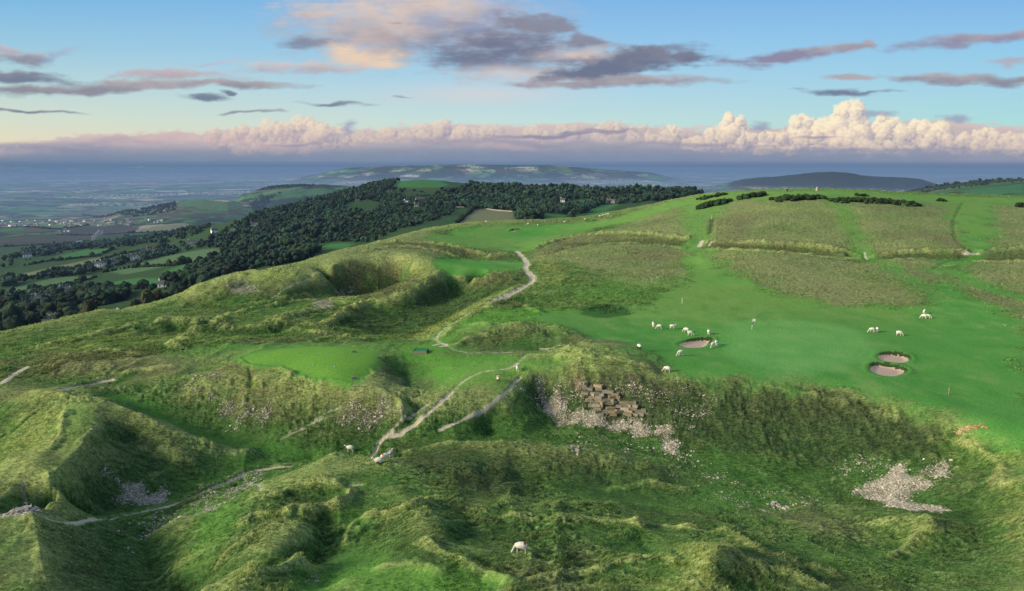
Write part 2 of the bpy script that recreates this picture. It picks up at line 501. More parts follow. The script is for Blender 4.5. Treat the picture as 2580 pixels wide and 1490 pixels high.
scree = np.zeros(X.shape, np.float32)
for s, k in (("280,1180 320,1185 345,1210 395,1225 390,1240 300,1242 285,1215", 1), ("300,1345 330,1340 330,1360 300,1362", .35),
             ("1333,965 1393,965 1398,1012 1413,1046 1375,1048 1357,1031 1333,995", .8), ("1413,1015 1466,1027 1553,1039 1593,1050 1590,1068 1524,1056 1407,1046 1370,1046", 1),
             ("1340,1060 1650,1080 1750,1130 1900,1200 2050,1240 1800,1260 1600,1140 1400,1090", .12), ("1280,960 1390,930 1430,1000 1320,1010", .3), ("2050,1120 2350,1140 2330,1200 2100,1190", .16), ("250,1290 430,1250 560,1200 660,1160 600,1220 430,1300", .2),
             ("1625,1065 1650,1068 1668,1105 1650,1118 1630,1090", .9),
             ("2095,1205 2170,1190 2200,1160 2260,1180 2290,1195 2245,1225 2310,1250 2260,1262 2200,1248 2150,1218", 1),
             ("2260,1170 2310,1140 2330,1150 2290,1190", .6),
             ("520,985 600,990 660,1010 640,1045 560,1050 515,1010", .35), ("860,1000 960,990 1000,1020 920,1070 820,1050", .4),
             ("440,950 520,920 560,935 480,980", .2), ("830,712 870,715 860,728 830,722", .8), ("780,745 815,745 810,762 775,760", .7),
             ("470,1225 540,1190 640,1155 640,1165 560,1205 470,1240", .2), ("560,700 620,690 640,720 570,725", .4),
             ("30,1245 75,1232 85,1250 60,1268 30,1270", .5), ("1700,1060 1660,1010 1560,1000 1600,950 1700,960 1760,990", .22), ("720,1430 770,1420 780,1435 730,1440", .3),
             ("330,1290 400,1285 420,1300 350,1310", .22), ("1430,935 1520,935 1600,960 1640,985 1580,1010 1500,975", .25)):
    scree = MX(scree, mask(s, .9, wob=1.0, wl=1.8) * k)
path = np.zeros(X.shape, np.float32)
for s, w, k in (("1272,620 1290,638 1299,650 1294,662 1304,674 1313,686 1300,702 1275,716 1240,731 1208,747", .95, 1),
                ("868,1129 930,1101 985,1069 1040,1031 1085,992 1113,967", .27, 1), ("925,1095 975,1050 1030,1012 1060,995", .18, .8),
                ("1080,1061 1130,1039 1170,1016 1230,976 1262,950 1282,930", .19, 1),
                ("0,1268 40,1262 80,1265", .5, .9), ("180,1284 250,1281 300,1274 400,1252 480,1228 560,1190 630,1161 715,1151", .27, 1),
                ("1208,747 1150,775 1108,800 1075,832 1095,850 1150,868 1250,868", .5, .52), ("1113,967 1140,940 1190,915 1260,905 1290,880", .4, .5), ("80,1265 130,1281 180,1284", .3, .7), ("0,945 35,920 65,903", .55, 1), ("150,962 220,950 275,938", .6, .9),
                ("1068,850 1085,846 1098,851 1085,853", .35, 1), ("1330,858 1380,853 1400,850", .3, .8), ("1190,865 1260,868", .25, .5),
                ("690,1085 760,1050 860,990", .22, .55), ("668,737 700,715 745,693 780,670", .5, .5), ("1722,608 1728,594", .8, 1), ("1745,606 1752,596", .5, .8),
                ("2135,640 2128,622", .4, .8), ("2372,627 2410,627", .7, .7), ("2325,655 2355,652", .5, .5), ("300,770 345,760", .4, .8),
                ("600,1180 640,1200 640,1212", .35, .5), ("860,1200 890,1196", .35, .6), ("1070,835 1110,800 1150,775", .5, .45)):
    path = MX(path, mask(s, w * .75 + .05, False, w * .68, w * .3, 1.6) * k)
rutd = mask("2370,500 2348,545 2352,590 2378,612 2365,630 2318,650 2300,662", .6, False, .3, .2, 2) * .5 + mask("1755,540 1748,575", .8, False, .6) * .8   # dark sunken line

# bunkers
BK = []
for s in ("1666,848 1690,838 1720,832 1755,833 1748,846 1735,855 1705,858 1680,855",
          "2156,877 2175,868 2210,868 2238,876 2243,888 2225,895 2190,893 2165,887",
          "2137,905 2150,893 2190,896 2232,908 2228,920 2200,928 2165,925 2142,916",
          "1252,570 1262,564 1282,564 1276,568 1262,571"):
    P = smooth_poly(world_poly(pt(s)), True, 5)
    BK.append(P)
bunk = np.zeros(X.shape, np.int8); lip = np.zeros(X.shape, np.float32)
for i, P in enumerate(BK):
    c = P.mean(0); R = np.hypot(*(P - c).T).mean()
    sel = (np.abs(X - c[0]) < 3 * R) & (np.abs(Y - c[1]) < 3 * R)
    px, py = X[sel], Y[sel]; d = sdist(px, py, P)
    far = ((px - c[0]) * c[0] + (py - c[1]) * c[1]) / math.hypot(*c) / R        # +1 on the far side
    dep = (.42 if i < 3 else .6) * (1 - sstep(-1.1, .05, d)) + .12 * np.exp(-((d - .35) / .4) ** 2) * -1
    H[sel] -= dep * (0.75 + .35 * np.clip(far, -1, 1))
    b = bunk[sel]; b[d < -.22 - .25 * np.clip(far, 0, 1)] = i + 1; bunk[sel] = b
    l = lip[sel]; lip[sel] = np.maximum(l, np.where((d > -.9) & (d < .02), 1, 0) * np.clip(.35 + far, 0, 1))

# ------------------------------------------------------------------ small crests and gullies of the quarried ground
stroke = np.zeros(X.shape, np.float32); gully = np.zeros(X.shape, np.float32)
for s, hh_, w_ in (("1570,1302 1610,1297 1710,1317 1810,1337 1860,1362 1935,1382 2035,1407", .5, 1.3), ("1260,1282 1360,1292 1460,1287 1560,1302", .4, 1.2),
        ("2110,1287 2200,1290 2285,1292 2255,1327 2230,1357 2185,1377", .6, 1.1), ("1260,1452 1360,1427 1485,1407 1610,1382 1660,1397", .45, .9), ("1760,1350 1830,1375 1930,1410 2040,1450", .35, .8),
        ("510,1449 590,1416 650,1414 720,1391 742,1376", .5, .8), ("690,1219 725,1209 780,1199 840,1204 862,1221", .45, 1.1), ("715,1259 780,1249 850,1234 862,1224", .5, .9),
        ("590,1294 625,1276 700,1266", .4, 1), ("550,1379 600,1341 632,1316", .5, 1.0), ("850,1339 875,1291 925,1269 1000,1259 1055,1241", .6, 1.1), ("1050,1339 1100,1369 1175,1404 1250,1439", .5, .9),
        ("80,1269 90,1314 100,1369 115,1439", .35, .7), ("160,1019 150,1064 125,1099", .4, .9), ("250,1059 210,1089 165,1154 125,1204 85,1239", .45, .9),
        ("75,965 185,985 265,996 350,1026 440,1066 520,1095", .35, .9), ("1320,613 1400,586 1500,575 1600,576 1690,588", .9, 1.8), ("1340,630 1400,611 1500,604 1600,604 1680,614", .7, 1.6), ("1745,598 1850,598 2000,608 2120,632", .9, 1.6),
        ("2150,634 2250,620 2380,622", .9, 1.6), ("2410,622 2460,616 2521,613", .8, 1.6), ("1745,615 1850,618 2000,631 2120,642", .7, 1.4), ("2200,642 2290,641", .6, 1.4), ("2400,647 2521,648", .7, 1.4),
        ("930,598 1000,597 1060,600 1130,611 1195,630", .9, 2), ("900,621 980,608 1060,615 1120,632", .7, 2), ("1205,630 1240,624 1270,630", .5, 1.2), ("590,884 620,904 690,909 740,929 800,939 866,948", .25, .8), ("880,977 920,969 958,973 993,1000", .4, .8),
        ("390,796 420,790 475,800", .8, 1.8), ("430,854 490,800 520,796 565,814", .8, 2), ("590,814 675,812 740,814 790,829", .7, 1.8), ("690,794 750,772 810,759", .8, 2), ("800,804 850,768 880,757", .9, 2),
        ("75,859 200,839 320,806", .6, 2), ("780,838 825,834 900,841", .5, 1.5), ("1100,826 1130,805 1200,800", .5, 1.6), ("1130,850 1165,832 1195,826", .5, 1.1), ("540,790 620,765 720,745 780,742", .6, 2), ("600,752 680,742 760,728", .5, 2),
        ("150,880 260,868 340,872", .4, 1.5), ("250,930 350,915 420,905", .4, 1.5), ("1205,757 1250,745 1300,760 1330,770", .5, 1.6), ("1390,905 1460,888 1540,893 1600,910", .5, 1.2), ("1440,842 1400,862 1378,885", .5, 1.2),
        ("1000,1118 1080,1100 1160,1092 1240,1094", .5, 1.3), ("1500,1210 1600,1195 1690,1210", .35, 1.4), ("350,1110 420,1120 480,1150", .4, 1.4), ("1088,679 1052,701 1008,724 950,740 907,745 874,760", .5, 1.5),
        ("2290,1090 2380,1100 2450,1140 2470,1200", .4, 1.1), ("1900,960 2000,975 2100,1000 2200,1030", .3, 1.1), ("950,1400 1010,1395 1080,1410", .35, 1)):
    m_ = mask(s, w_ * .9, False, 0.02, .5 * w_, 2.5); stroke = MX(stroke, m_); H += 1.3 * hh_ * m_ ** .8
for s, hh_, w_ in (("350,1304 360,1364 380,1429", .5, .8), ("612,905 618,940 612,990", .4, .5), ("985,915 1000,930 1010,950", .5, 1.2), ("0,1085 50,1050 100,1012", .4, .6), ("700,1140 740,1132 770,1125", .5, .8),
        ("1215,1060 1200,1030 1230,1000", .5, .8), ("1570,1320 1600,1360 1620,1390", .4, 1), ("1130,1260 1150,1300 1120,1330", .3, 1.2), ("2430,1170 2400,1220 2380,1270", .4, 1), ("1860,945 1845,975 1835,1000", .5, 1.),
        ("1270,745 1300,752 1262,762", .5, 1.2), ("800,745 860,760 840,775", .6, 1.5), ("600,830 640,820 700,825", .4, 1.5), ("1060,1010 1040,1000 1010,990", .3, .8), ("780,1290 800,1330 770,1370", .4, 1.0)):
    m_ = mask(s, w_ * 1.1, False, 0.02, .5 * w_, 2.5); gully = MX(gully, m_); H -= hh_ * m_
# ------------------------------------------------------------------ relief
nearw = 1 - sstep(330, 420, fr)
NR = fr < 430
x_, y_ = X[NR], Y[NR]
rough = np.clip(1 - mown - .75 * semi - tee, 0, 1) * (bunk == 0) * (1 - path)
rn = rough[NR]
h = np.zeros(x_.shape)
patch = sstep(-.22, .25, fbm(x_ / 9, y_ / 9, 3, 15))
h += (.06 + .26 * rn) * fbm(x_ / 9, y_ / 9, 3, 11) * (1 - olive[NR] * .6)
h += (.20 * rn) * fbm(x_ / 2.6, y_ / 3.0, 3, 21) * (1 - olive[NR] * .4) * (.35 + .65 * patch)
hz_one = 1 - sstep(.30, .42, np.arctan2(x_, y_)) * sstep(75, 95, fr[NR])          # quarried ground, not the open hill at the right
wxx = x_ + 2.5 * noise2(x_ / 9, y_ / 9, 71); wyy = y_ + 2.5 * noise2(x_ / 9, y_ / 9, 72)
rid = 1 - np.abs(fbm(wxx / 8.5, wyy / 11, 3, 73, .45)) * 2.6
h += .50 * np.clip(rn, 0, 1) * hz_one * (1 - olive[NR]) * (np.clip(rid, -.4, 1) - .45) * (.5 + .5 * sstep(-.3, .3, noise2(x_ / 20, y_ / 20, 74)))
tus = 1 - np.abs(fbm(x_ / 1.15 + .3 * noise2(x_ / 3, y_ / 3, 3), y_ / .9, 3, 31)) * 2.2
h += .17 * rn * tus * (.25 + .95 * patch) * (1 - scree[NR] * .7)
stp = np.maximum(mask("1300,940 1395,907 1550,922 1750,935 2000,960 2260,1015 2450,1080 2480,1160 2300,1150 2000,1140 1700,1110 1560,1060 1400,1040 1320,1000", 1), mask("560,930 740,935 860,960 850,1010 700,1060 560,1030", 1) * .6)
h += stp[NR] * (.45 * np.abs(fbm(x_ / 1.6, y_ / 2.6, 4, 41)) + .25 * fbm(x_ / 3.2, y_ / 6, 2, 43))
h -= .10 * path[NR]
h -= rutd[NR] * .35
# sheep terraces on steep quarry slopes
H0 = H.copy()
H[NR] += h
fw = ~NR
xf, yf = X[fw], Y[fw]
H[fw] += np.clip(fr[fw] / 1500, .2, 3) * 3 * fbm(xf / 160, yf / 160, 3, 51) * (fr[fw] < 9000)
print('relief', round(time.time() - T0, 1))

# ------------------------------------------------------------------ colour of the ground (linear albedo)
def srgb(r, g, b):
    c = np.array([r, g, b], float) / 255
    return np.where(c <= .04045, c / 12.92, ((c + .055) / 1.055) ** 2.4)
C = np.zeros(X.shape + (3,), np.float32)
C[:] = (.080, .150, .040)
def mixc(M, c, k=1.0):
    m = (np.clip(M * k, 0, 1))[..., None]
    C[:] = C * (1 - m) + np.asarray(c, np.float32) * m
def boxblur(G, ka, kl):
    for ax, k in ((0, kl), (1, ka)):
        G = np.moveaxis(G, ax, 0); n_ = G.shape[0]
        c_ = np.concatenate([np.zeros((1,) + G.shape[1:]), np.cumsum(G, 0)])
        i0 = np.clip(np.arange(n_) - k, 0, n_); i1 = np.clip(np.arange(n_) + k + 1, 0, n_)
        G = (c_[i1] - c_[i0]) / (i1 - i0)[:, None]; G = np.moveaxis(G, 0, ax)
    return G
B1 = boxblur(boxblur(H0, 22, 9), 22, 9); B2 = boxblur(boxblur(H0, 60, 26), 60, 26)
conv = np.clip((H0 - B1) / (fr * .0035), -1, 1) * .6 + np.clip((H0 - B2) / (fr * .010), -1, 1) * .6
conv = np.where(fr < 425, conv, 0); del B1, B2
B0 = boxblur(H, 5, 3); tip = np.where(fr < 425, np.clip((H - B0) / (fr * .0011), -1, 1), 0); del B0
n1 = np.zeros(X.shape, np.float32); n2 = n1.copy(); n3 = n1.copy()
n1[NR] = fbm(x_ / 7, y_ / 7, 4, 61); n2[NR] = fbm(x_ / 2.2, y_ / 2.2, 3, 62); n3[NR] = fbm(x_ / 25, y_ / 25, 3, 63)
mixc(sstep(-.1, .5, n1 + .5 * n2), (.140, .155, .058), .5)
mixc(sstep(.05, .5, -n1 + .3 * n2), (.050, .120, .028), .6)
mixc(olive, (.195, .215, .095), .9)
mixc(olive * sstep(-.05, .45, n2 + .4 * n1), (.120, .165, .055), .5)
mixc(olive * sstep(.0, .4, n3 + .2 * n1), (.120, .165, .060), .55)
mixc(olive * sstep(.0, .4, -n3 + .2 * n1), (.205, .190, .105), .5)
mixc(semi, (.080, .200, .032), .85)
mixc(sstep(.0, .5, n3 + .3 * n1) * (1 - mown) * (1 - semi), (.155, .135, .080), .62)
mixc(dry * sstep(-.6, .2, n2), (.27, .285, .085), .7)
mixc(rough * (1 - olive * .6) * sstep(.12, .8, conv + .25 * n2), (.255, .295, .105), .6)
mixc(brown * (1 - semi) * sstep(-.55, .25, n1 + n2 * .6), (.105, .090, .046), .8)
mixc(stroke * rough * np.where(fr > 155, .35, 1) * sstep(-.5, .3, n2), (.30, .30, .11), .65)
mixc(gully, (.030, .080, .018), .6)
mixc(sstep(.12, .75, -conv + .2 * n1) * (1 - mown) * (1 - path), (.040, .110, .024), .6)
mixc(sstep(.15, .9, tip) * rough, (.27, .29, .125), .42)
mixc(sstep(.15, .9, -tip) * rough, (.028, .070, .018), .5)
stk = sstep(.0, .4, -n2 + .2 * n1)
mixc(stp * stk, (.030, .042, .014), .6)
mixc(mown, (.060, .185, .038))
yel = mask("1300,640 1700,560 1800,640 2100,740 2250,790 2000,800 1700,790 1480,800 1340,770", 14, wob=8, wl=20)
yel = MX(yel, mask("1050,588 1250,550 1420,548 1720,480 2521,480 2521,510 1720,540 1400,600 1290,622", 12, wob=8, wl=25))
n4 = np.zeros(X.shape, np.float32); n4[NR] = fbm(x_ / 3.4, y_ / 5.0, 4, 66)
mixc(mown * yel, (.130, .200, .050), .75)
mixc(mown * sstep(-.25, .45, n1 + .5 * n4), (.085, .205, .045), .6)
mixc(mown * sstep(.05, .5, n4 + .4 * n3), (.140, .215, .070), .5)
mixc(mown * sstep(.1, .5, -n4 + .3 * n3), (.045, .150, .030), .5)
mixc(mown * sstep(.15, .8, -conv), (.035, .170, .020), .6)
mixc(pgreen * (.8 + .2 * sstep(-.4, .4, n4)), (.115, .265, .078), .6)
mixc(tee * (.8 + .2 * sstep(-.3, .3, n4)), (.120, .240, .035), .88)
mixc(tongue, (.020, .075, .020), .85)
C *= np.array([1.34, 1.46, 1.34], np.float32)
face = mask("1408,928 1470,925 1560,930 1640,950 1690,985 1640,1020 1575,1030 1480,1026 1440,1000 1415,965", 1.0, wob=.8, wl=2.5)
mixc(face * sstep(-.35, .25, n2 + .6 * n1), (.20, .155, .10), .8)
mixc(face * sstep(.1, .4, n2), (.30, .24, .17), .6)
shade_tint = np.zeros(X.shape, np.float32)  # shadow on banks, bowls and gullies painted in as darker green
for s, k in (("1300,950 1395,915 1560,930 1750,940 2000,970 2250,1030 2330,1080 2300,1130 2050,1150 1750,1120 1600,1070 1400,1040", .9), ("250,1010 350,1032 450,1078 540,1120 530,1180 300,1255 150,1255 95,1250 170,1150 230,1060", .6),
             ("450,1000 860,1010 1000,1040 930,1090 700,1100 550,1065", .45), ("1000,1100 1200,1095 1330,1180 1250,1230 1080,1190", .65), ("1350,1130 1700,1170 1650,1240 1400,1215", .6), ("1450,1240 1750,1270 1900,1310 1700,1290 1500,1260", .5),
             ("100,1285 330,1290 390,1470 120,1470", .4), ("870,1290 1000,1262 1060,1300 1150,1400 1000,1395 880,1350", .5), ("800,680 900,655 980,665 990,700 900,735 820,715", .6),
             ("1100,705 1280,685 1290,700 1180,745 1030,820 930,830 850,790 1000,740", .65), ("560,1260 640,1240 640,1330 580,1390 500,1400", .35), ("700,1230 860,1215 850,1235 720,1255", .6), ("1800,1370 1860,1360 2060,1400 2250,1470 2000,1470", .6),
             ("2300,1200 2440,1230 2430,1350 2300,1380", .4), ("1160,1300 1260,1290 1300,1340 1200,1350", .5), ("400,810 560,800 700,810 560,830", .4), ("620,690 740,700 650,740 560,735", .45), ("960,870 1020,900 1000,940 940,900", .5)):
    shade_tint = MX(shade_tint, mask(s, 2.2, wob=1.6, wl=4) * k)
mixc(shade_tint * (1 - mown) * (1 - path) * (1 - stroke * .7), (.044, .080, .032), .85)
bank = np.zeros(X.shape, np.float32)
for s, k in (("940,602 1000,600 1060,604 1130,615 1195,634 1130,632 1060,616 1000,606", 1), ("1335,626 1400,602 1500,590 1600,588 1690,594 1690,606 1600,602 1500,602 1400,614 1340,630", 1),
             ("1330,612 1420,588 1540,579 1690,590 1690,594 1540,586 1420,596", .5), ("1745,602 1850,603 2000,613 2120,636 2000,628 1850,616 1745,612", 1), ("2160,636 2250,625 2380,627 2380,639 2250,640", 1),
             ("2405,636 2521,620 2521,640 2410,645", 1), ("785,674 850,657 930,650 1000,662 1020,690 985,712 900,735 830,715", 1), ("1210,638 1240,630 1280,638 1240,644", .8),
             ("1120,692 1200,682 1285,672 1292,688 1220,705 1130,705", .8), ("1010,690 1080,700 1120,720 1040,745 960,750 1000,728", .6), ("1220,742 1262,736 1300,748 1270,762 1225,758", .8), ("690,735 760,700 790,720 740,750", .5)):
    bank = MX(bank, mask(s, 1.2, wob=1.0, wl=4) * k)
mixc(bank * (1 - mown) * sstep(-.6, .1, n2 + n1), (.115, .112, .052), .6)
mixc(rutd, (.03, .06, .02), .7)
mixc(lip, (.035, .045, .018), .9)
# valley floor and fields
fd = fr > 380
C[fd] = (.035, .085, .028)
FIELDS = []
def field(s, c, sm=False, soft=6, keep=True):
    m = mask(s, soft, sm=sm, rmin=430, rmax=5000)
    if keep: FIELDS.append(m)
    mixc(m, c)
GR1, GR2, GR3, TAN, PLO = (.050, .180, .050), (.090, .180, .075), (.045, .165, .065), (.17, .19, .10), (.060, .064, .050)
field("262,668 330,652 420,628 505,614 535,612 545,622 480,642 400,658 310,676", GR2)
field("402,668 455,650 510,632 540,640 480,660 450,682 412,684", GR1)
field("235,708 290,692 340,684 430,684 415,696 350,708 262,712", GR1)
field("0,720 60,698 160,682 235,680 150,700 60,716 0,730", GR2)
field("30,680 120,660 250,634 245,644 130,672 40,692", TAN)
field("135,632 210,615 275,612 240,625 150,640", GR1)
field("165,768 205,758 245,754 215,770 180,778", GR1)
field("0,765 30,762 30,785 0,790", GR1)
field("610,680 655,672 625,680 600,684", GR1)
field("780,602 850,598 872,602 850,612 790,612", GR1)
field("900,545 950,512 1010,515 1100,512 1150,518 1115,548 1000,560 920,575 880,600 850,590", (.030, .085, .028), keep=False)
field("1125,548 1165,515 1230,516 1268,525 1265,545 1180,548", TAN)
field("1325,546 1345,528 1410,530 1395,550", GR1)
field("1400,548 1415,530 1460,532 1440,545", GR3)
field("1440,530 1480,505 1525,503 1510,512 1470,532", GR1)
field("1400,495 1440,492 1440,500 1400,500", GR3)
field("965,462 985,443 1080,443 1105,455 1080,462 990,464", GR1)
field("950,470 1000,462 1080,466 1180,470 1160,476 1050,474 980,480", (.045, .085, .030), keep=False)
field("850,500 900,492 940,505 900,520 860,512", (.03, .08, .025))
field("335,566 400,556 480,552 450,562 380,572", TAN)
field("140,566 220,556 345,556 330,572 230,576 150,576", PLO)
field("0,588 100,582 240,578 220,592 100,602 0,606", PLO)
field("0,565 60,560 60,568 0,574", GR1)
field("430,505 480,494 545,496 570,505 520,512 440,512", GR2)
field("520,520 610,500 640,505 560,520", GR2)
field("440,526 540,518 545,524 450,530", GR1)
field("0,514 140,508 140,516 0,520", GR1)
field("190,504 330,492 320,498 200,510", GR1)
field("640,474 720,462 760,460 720,472 650,482", GR2)
field("660,490 720,478 780,468 820,466 740,486 680,494", GR1)
field("2250,480 2380,468 2521,452 2521,476 2400,482", GR3)
field("2200,488 2300,480 2521,478 2521,484", GR3)
allf = np.zeros(X.shape, np.float32)
for m in FIELDS: allf = np.maximum(allf, m)
farm = sstep(1900, 2700, fr) * (1 - allf)                # where the procedural patchwork takes over
ald = (fr > 4800) & (fr < 9500) & (fa > .3) & (H > -212)
wood = np.zeros(X.shape, np.float32); wood[ald] = sstep(-180, -140, H[ald] + 14 * fbm(X[ald] / 300, Y[ald] / 300, 3, 8))
C[ald] = (.022, .036, .022); farm *= 1 - wood
brd = (fr > 8000) & (fr < 20000) & (np.abs(fa) < .5)
bw = np.zeros(X.shape, np.float32); bw[brd] = sstep(-205, -170, H[brd]) * sstep(-.10, .06, fbm(X[brd] / 420, Y[brd] / 900, 4, 18)) * .85
C[brd] = (.026, .040, .026); farm *= 1 - np.clip(bw, 0, 1)
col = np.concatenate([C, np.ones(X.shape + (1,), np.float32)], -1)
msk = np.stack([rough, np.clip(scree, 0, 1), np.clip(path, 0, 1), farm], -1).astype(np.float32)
print('masks', round(time.time() - T0, 1))

# ------------------------------------------------------------------ blender helpers
def tagp(o, label=None, cat=None, group=None, kind=None):
    if label: o['label'] = label
    if cat: o['category'] = cat
    if group: o['group'] = group
    if kind: o['kind'] = kind
    return o
def npmesh(name, V, Fc, nper=4, attrs=None, smooth=True):
    me = bpy.data.meshes.new(name)
    V = np.ascontiguousarray(V, np.float32); Fc = np.ascontiguousarray(Fc, np.int32)
    me.vertices.add(len(V)); me.vertices.foreach_set('co', V.ravel())
    nf = len(Fc)
    me.loops.add(nf * nper); me.loops.foreach_set('vertex_index', Fc.ravel())
    me.polygons.add(nf)
    me.polygons.foreach_set('loop_start', np.arange(0, nf * nper, nper, dtype=np.int32))
    me.polygons.foreach_set('loop_total', np.full(nf, nper, np.int32))
    me.polygons.foreach_set('use_smooth', np.full(nf, bool(smooth)))
    for k, a in (attrs or {}).items():
        at = me.attributes.new(k, 'FLOAT_COLOR', 'POINT')
        at.data.foreach_set('color', np.ascontiguousarray(a, np.float32).ravel())
    me.update(calc_edges=True)
    return me
def link(name, me, mat=None, parent=None, loc=None):
    o = bpy.data.objects.new(name, me); COL.objects.link(o)
    if mat is not None:
        for m in (mat if isinstance(mat, (list, tuple)) else [mat]): me.materials.append(m)
    if parent is not None: o.parent = parent
    if loc is not None: o.location = loc
    return o
def pymesh(name, verts, faces, mats_idx=None, smooth=False):
    me = bpy.data.meshes.new(name); me.from_pydata([tuple(map(float, v)) for v in verts], [], faces)
    if mats_idx: me.polygons.foreach_set('material_index', mats_idx)
    if smooth: me.polygons.foreach_set('use_smooth', [True] * len(faces))
    me.update(); return me
def empty(name, loc=(0, 0, 0), rz=0, **k):
    o = bpy.data.objects.new(name, None); COL.objects.link(o); o.location = loc; o.rotation_euler = (0, 0, rz)
    o.empty_display_size = .1
    return tagp(o, **k)

def ground(x, y):
    a = np.arctan2(x, y); l = np.log(np.hypot(x, y))
    ja = (a - FA[0]) / (FA[1] - FA[0]); ja = np.clip(ja, 0, nA - 1.001)
    ia = ja.astype(int) if hasattr(ja, 'astype') else int(ja); ta = ja - ia
    il = np.clip(np.searchsorted(FL, l) - 1, 0, len(FL) - 2); tl = np.clip((l - FL[il]) / (FL[il + 1] - FL[il]), 0, 1)
    return (H[il, ia] * (1 - ta) + H[il, ia + 1] * ta) * (1 - tl) + (H[il + 1, ia] * (1 - ta) + H[il + 1, ia + 1] * ta) * tl
def sample(G, x, y):
    a = np.arctan2(x, y); l = np.log(np.hypot(x, y))
    ia = np.clip(np.rint((a - FA[0]) / (FA[1] - FA[0])).astype(int), 0, nA - 1)
    il = np.clip(np.searchsorted(FL, l), 0, len(FL) - 1)
    return G[il, ia]
def hitf(u, v, rmin=0, rmax=6e4):
    """hit on the detailed terrain"""
    x, y, z = hit(u, v, rmin, rmax)
    a, t = azt(u, v); a = float(a); t = float(t)
    r0 = math.hypot(x, y)
    rs = r0 * np.linspace(.93, 1.07, 600)
    g = ground(rs * math.sin(a), rs * math.cos(a)); zr = CZ + rs * t
    k = np.argmax(g >= zr)
    if g[k] < zr[k]: k = 300
    return rs[k] * math.sin(a), rs[k] * math.cos(a), float(g[k])

# ------------------------------------------------------------------ materials
HAZE = (.150, .235, .430)
def mat_new(name):
    m = bpy.data.materials.new(name); m.use_nodes = True
    nt = m.node_tree; nt.nodes.clear()
    return m, nt, nt.nodes, nt.links
def nd(nt, t, **k):
    n = nt.nodes.new(t)
    for a, b in k.items():
        if a.startswith('i_'): n.inputs[a[2:].replace('_', ' ')].default_value = b
        else: setattr(n, a, b)
    return n
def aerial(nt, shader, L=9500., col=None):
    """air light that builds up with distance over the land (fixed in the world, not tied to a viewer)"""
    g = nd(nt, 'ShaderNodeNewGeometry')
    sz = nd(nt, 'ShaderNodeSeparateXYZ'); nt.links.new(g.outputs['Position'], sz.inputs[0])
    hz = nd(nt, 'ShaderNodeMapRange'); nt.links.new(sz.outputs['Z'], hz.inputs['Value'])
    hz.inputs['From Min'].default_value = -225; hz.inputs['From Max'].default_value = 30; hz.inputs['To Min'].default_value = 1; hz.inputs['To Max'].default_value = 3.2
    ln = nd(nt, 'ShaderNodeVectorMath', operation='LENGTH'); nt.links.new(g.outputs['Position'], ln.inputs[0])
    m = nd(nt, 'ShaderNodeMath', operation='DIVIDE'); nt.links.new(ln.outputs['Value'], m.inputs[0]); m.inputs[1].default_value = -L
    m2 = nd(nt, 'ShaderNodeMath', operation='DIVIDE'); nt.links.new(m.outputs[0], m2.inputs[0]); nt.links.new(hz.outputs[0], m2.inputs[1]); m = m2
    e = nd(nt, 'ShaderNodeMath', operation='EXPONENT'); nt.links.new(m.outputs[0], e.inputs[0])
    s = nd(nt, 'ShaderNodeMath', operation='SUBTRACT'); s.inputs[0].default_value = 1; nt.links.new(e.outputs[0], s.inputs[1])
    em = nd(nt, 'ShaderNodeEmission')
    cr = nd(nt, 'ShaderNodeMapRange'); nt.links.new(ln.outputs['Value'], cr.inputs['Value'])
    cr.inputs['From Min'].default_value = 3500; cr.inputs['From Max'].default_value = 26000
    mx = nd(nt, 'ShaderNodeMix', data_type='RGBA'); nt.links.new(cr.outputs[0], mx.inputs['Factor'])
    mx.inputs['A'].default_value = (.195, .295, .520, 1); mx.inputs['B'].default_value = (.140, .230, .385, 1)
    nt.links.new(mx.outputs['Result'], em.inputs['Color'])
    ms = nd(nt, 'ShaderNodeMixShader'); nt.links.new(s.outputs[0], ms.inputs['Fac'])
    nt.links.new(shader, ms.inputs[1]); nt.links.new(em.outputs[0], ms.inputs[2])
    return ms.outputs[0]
def out(nt, sh):
    o = nd(nt, 'ShaderNodeOutputMaterial'); nt.links.new(sh, o.inputs['Surface'])

def simple(name, c, rough=.8, var=.25, scale=6, haze=True, metallic=0, bump=0):
    m, nt, ns, lk = mat_new(name)
    b = nd(nt, 'ShaderNodeBsdfPrincipled'); b.inputs['Roughness'].default_value = rough; b.inputs['Metallic'].default_value = metallic
    b.inputs['Specular IOR Level'].default_value = .25
    tc = nd(nt, 'ShaderNodeTexCoord'); nz = nd(nt, 'ShaderNodeTexNoise'); nz.inputs['Scale'].default_value = scale; nz.inputs['Detail'].default_value = 4
    lk.new(tc.outputs['Object'], nz.inputs['Vector'])
    mr = nd(nt, 'ShaderNodeMapRange'); mr.inputs['From Min'].default_value = .3; mr.inputs['From Max'].default_value = .7
    mr.inputs['To Min'].default_value = 1 - var; mr.inputs['To Max'].default_value = 1 + var
    lk.new(nz.outputs['Fac'], mr.inputs['Value'])
    v = nd(nt, 'ShaderNodeVectorMath', operation='SCALE'); v.inputs[0].default_value = c[:3]; lk.new(mr.outputs[0], v.inputs['Scale'])
    lk.new(v.outputs[0], b.inputs['Base Color'])
    if bump:
        bp = nd(nt, 'ShaderNodeBump'); bp.inputs['Strength'].default_value = bump; bp.inputs['Distance'].default_value = .1
        lk.new(nz.outputs['Fac'], bp.inputs['Height']); lk.new(bp.outputs[0], b.inputs['Normal'])
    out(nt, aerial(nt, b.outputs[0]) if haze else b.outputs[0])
    return m
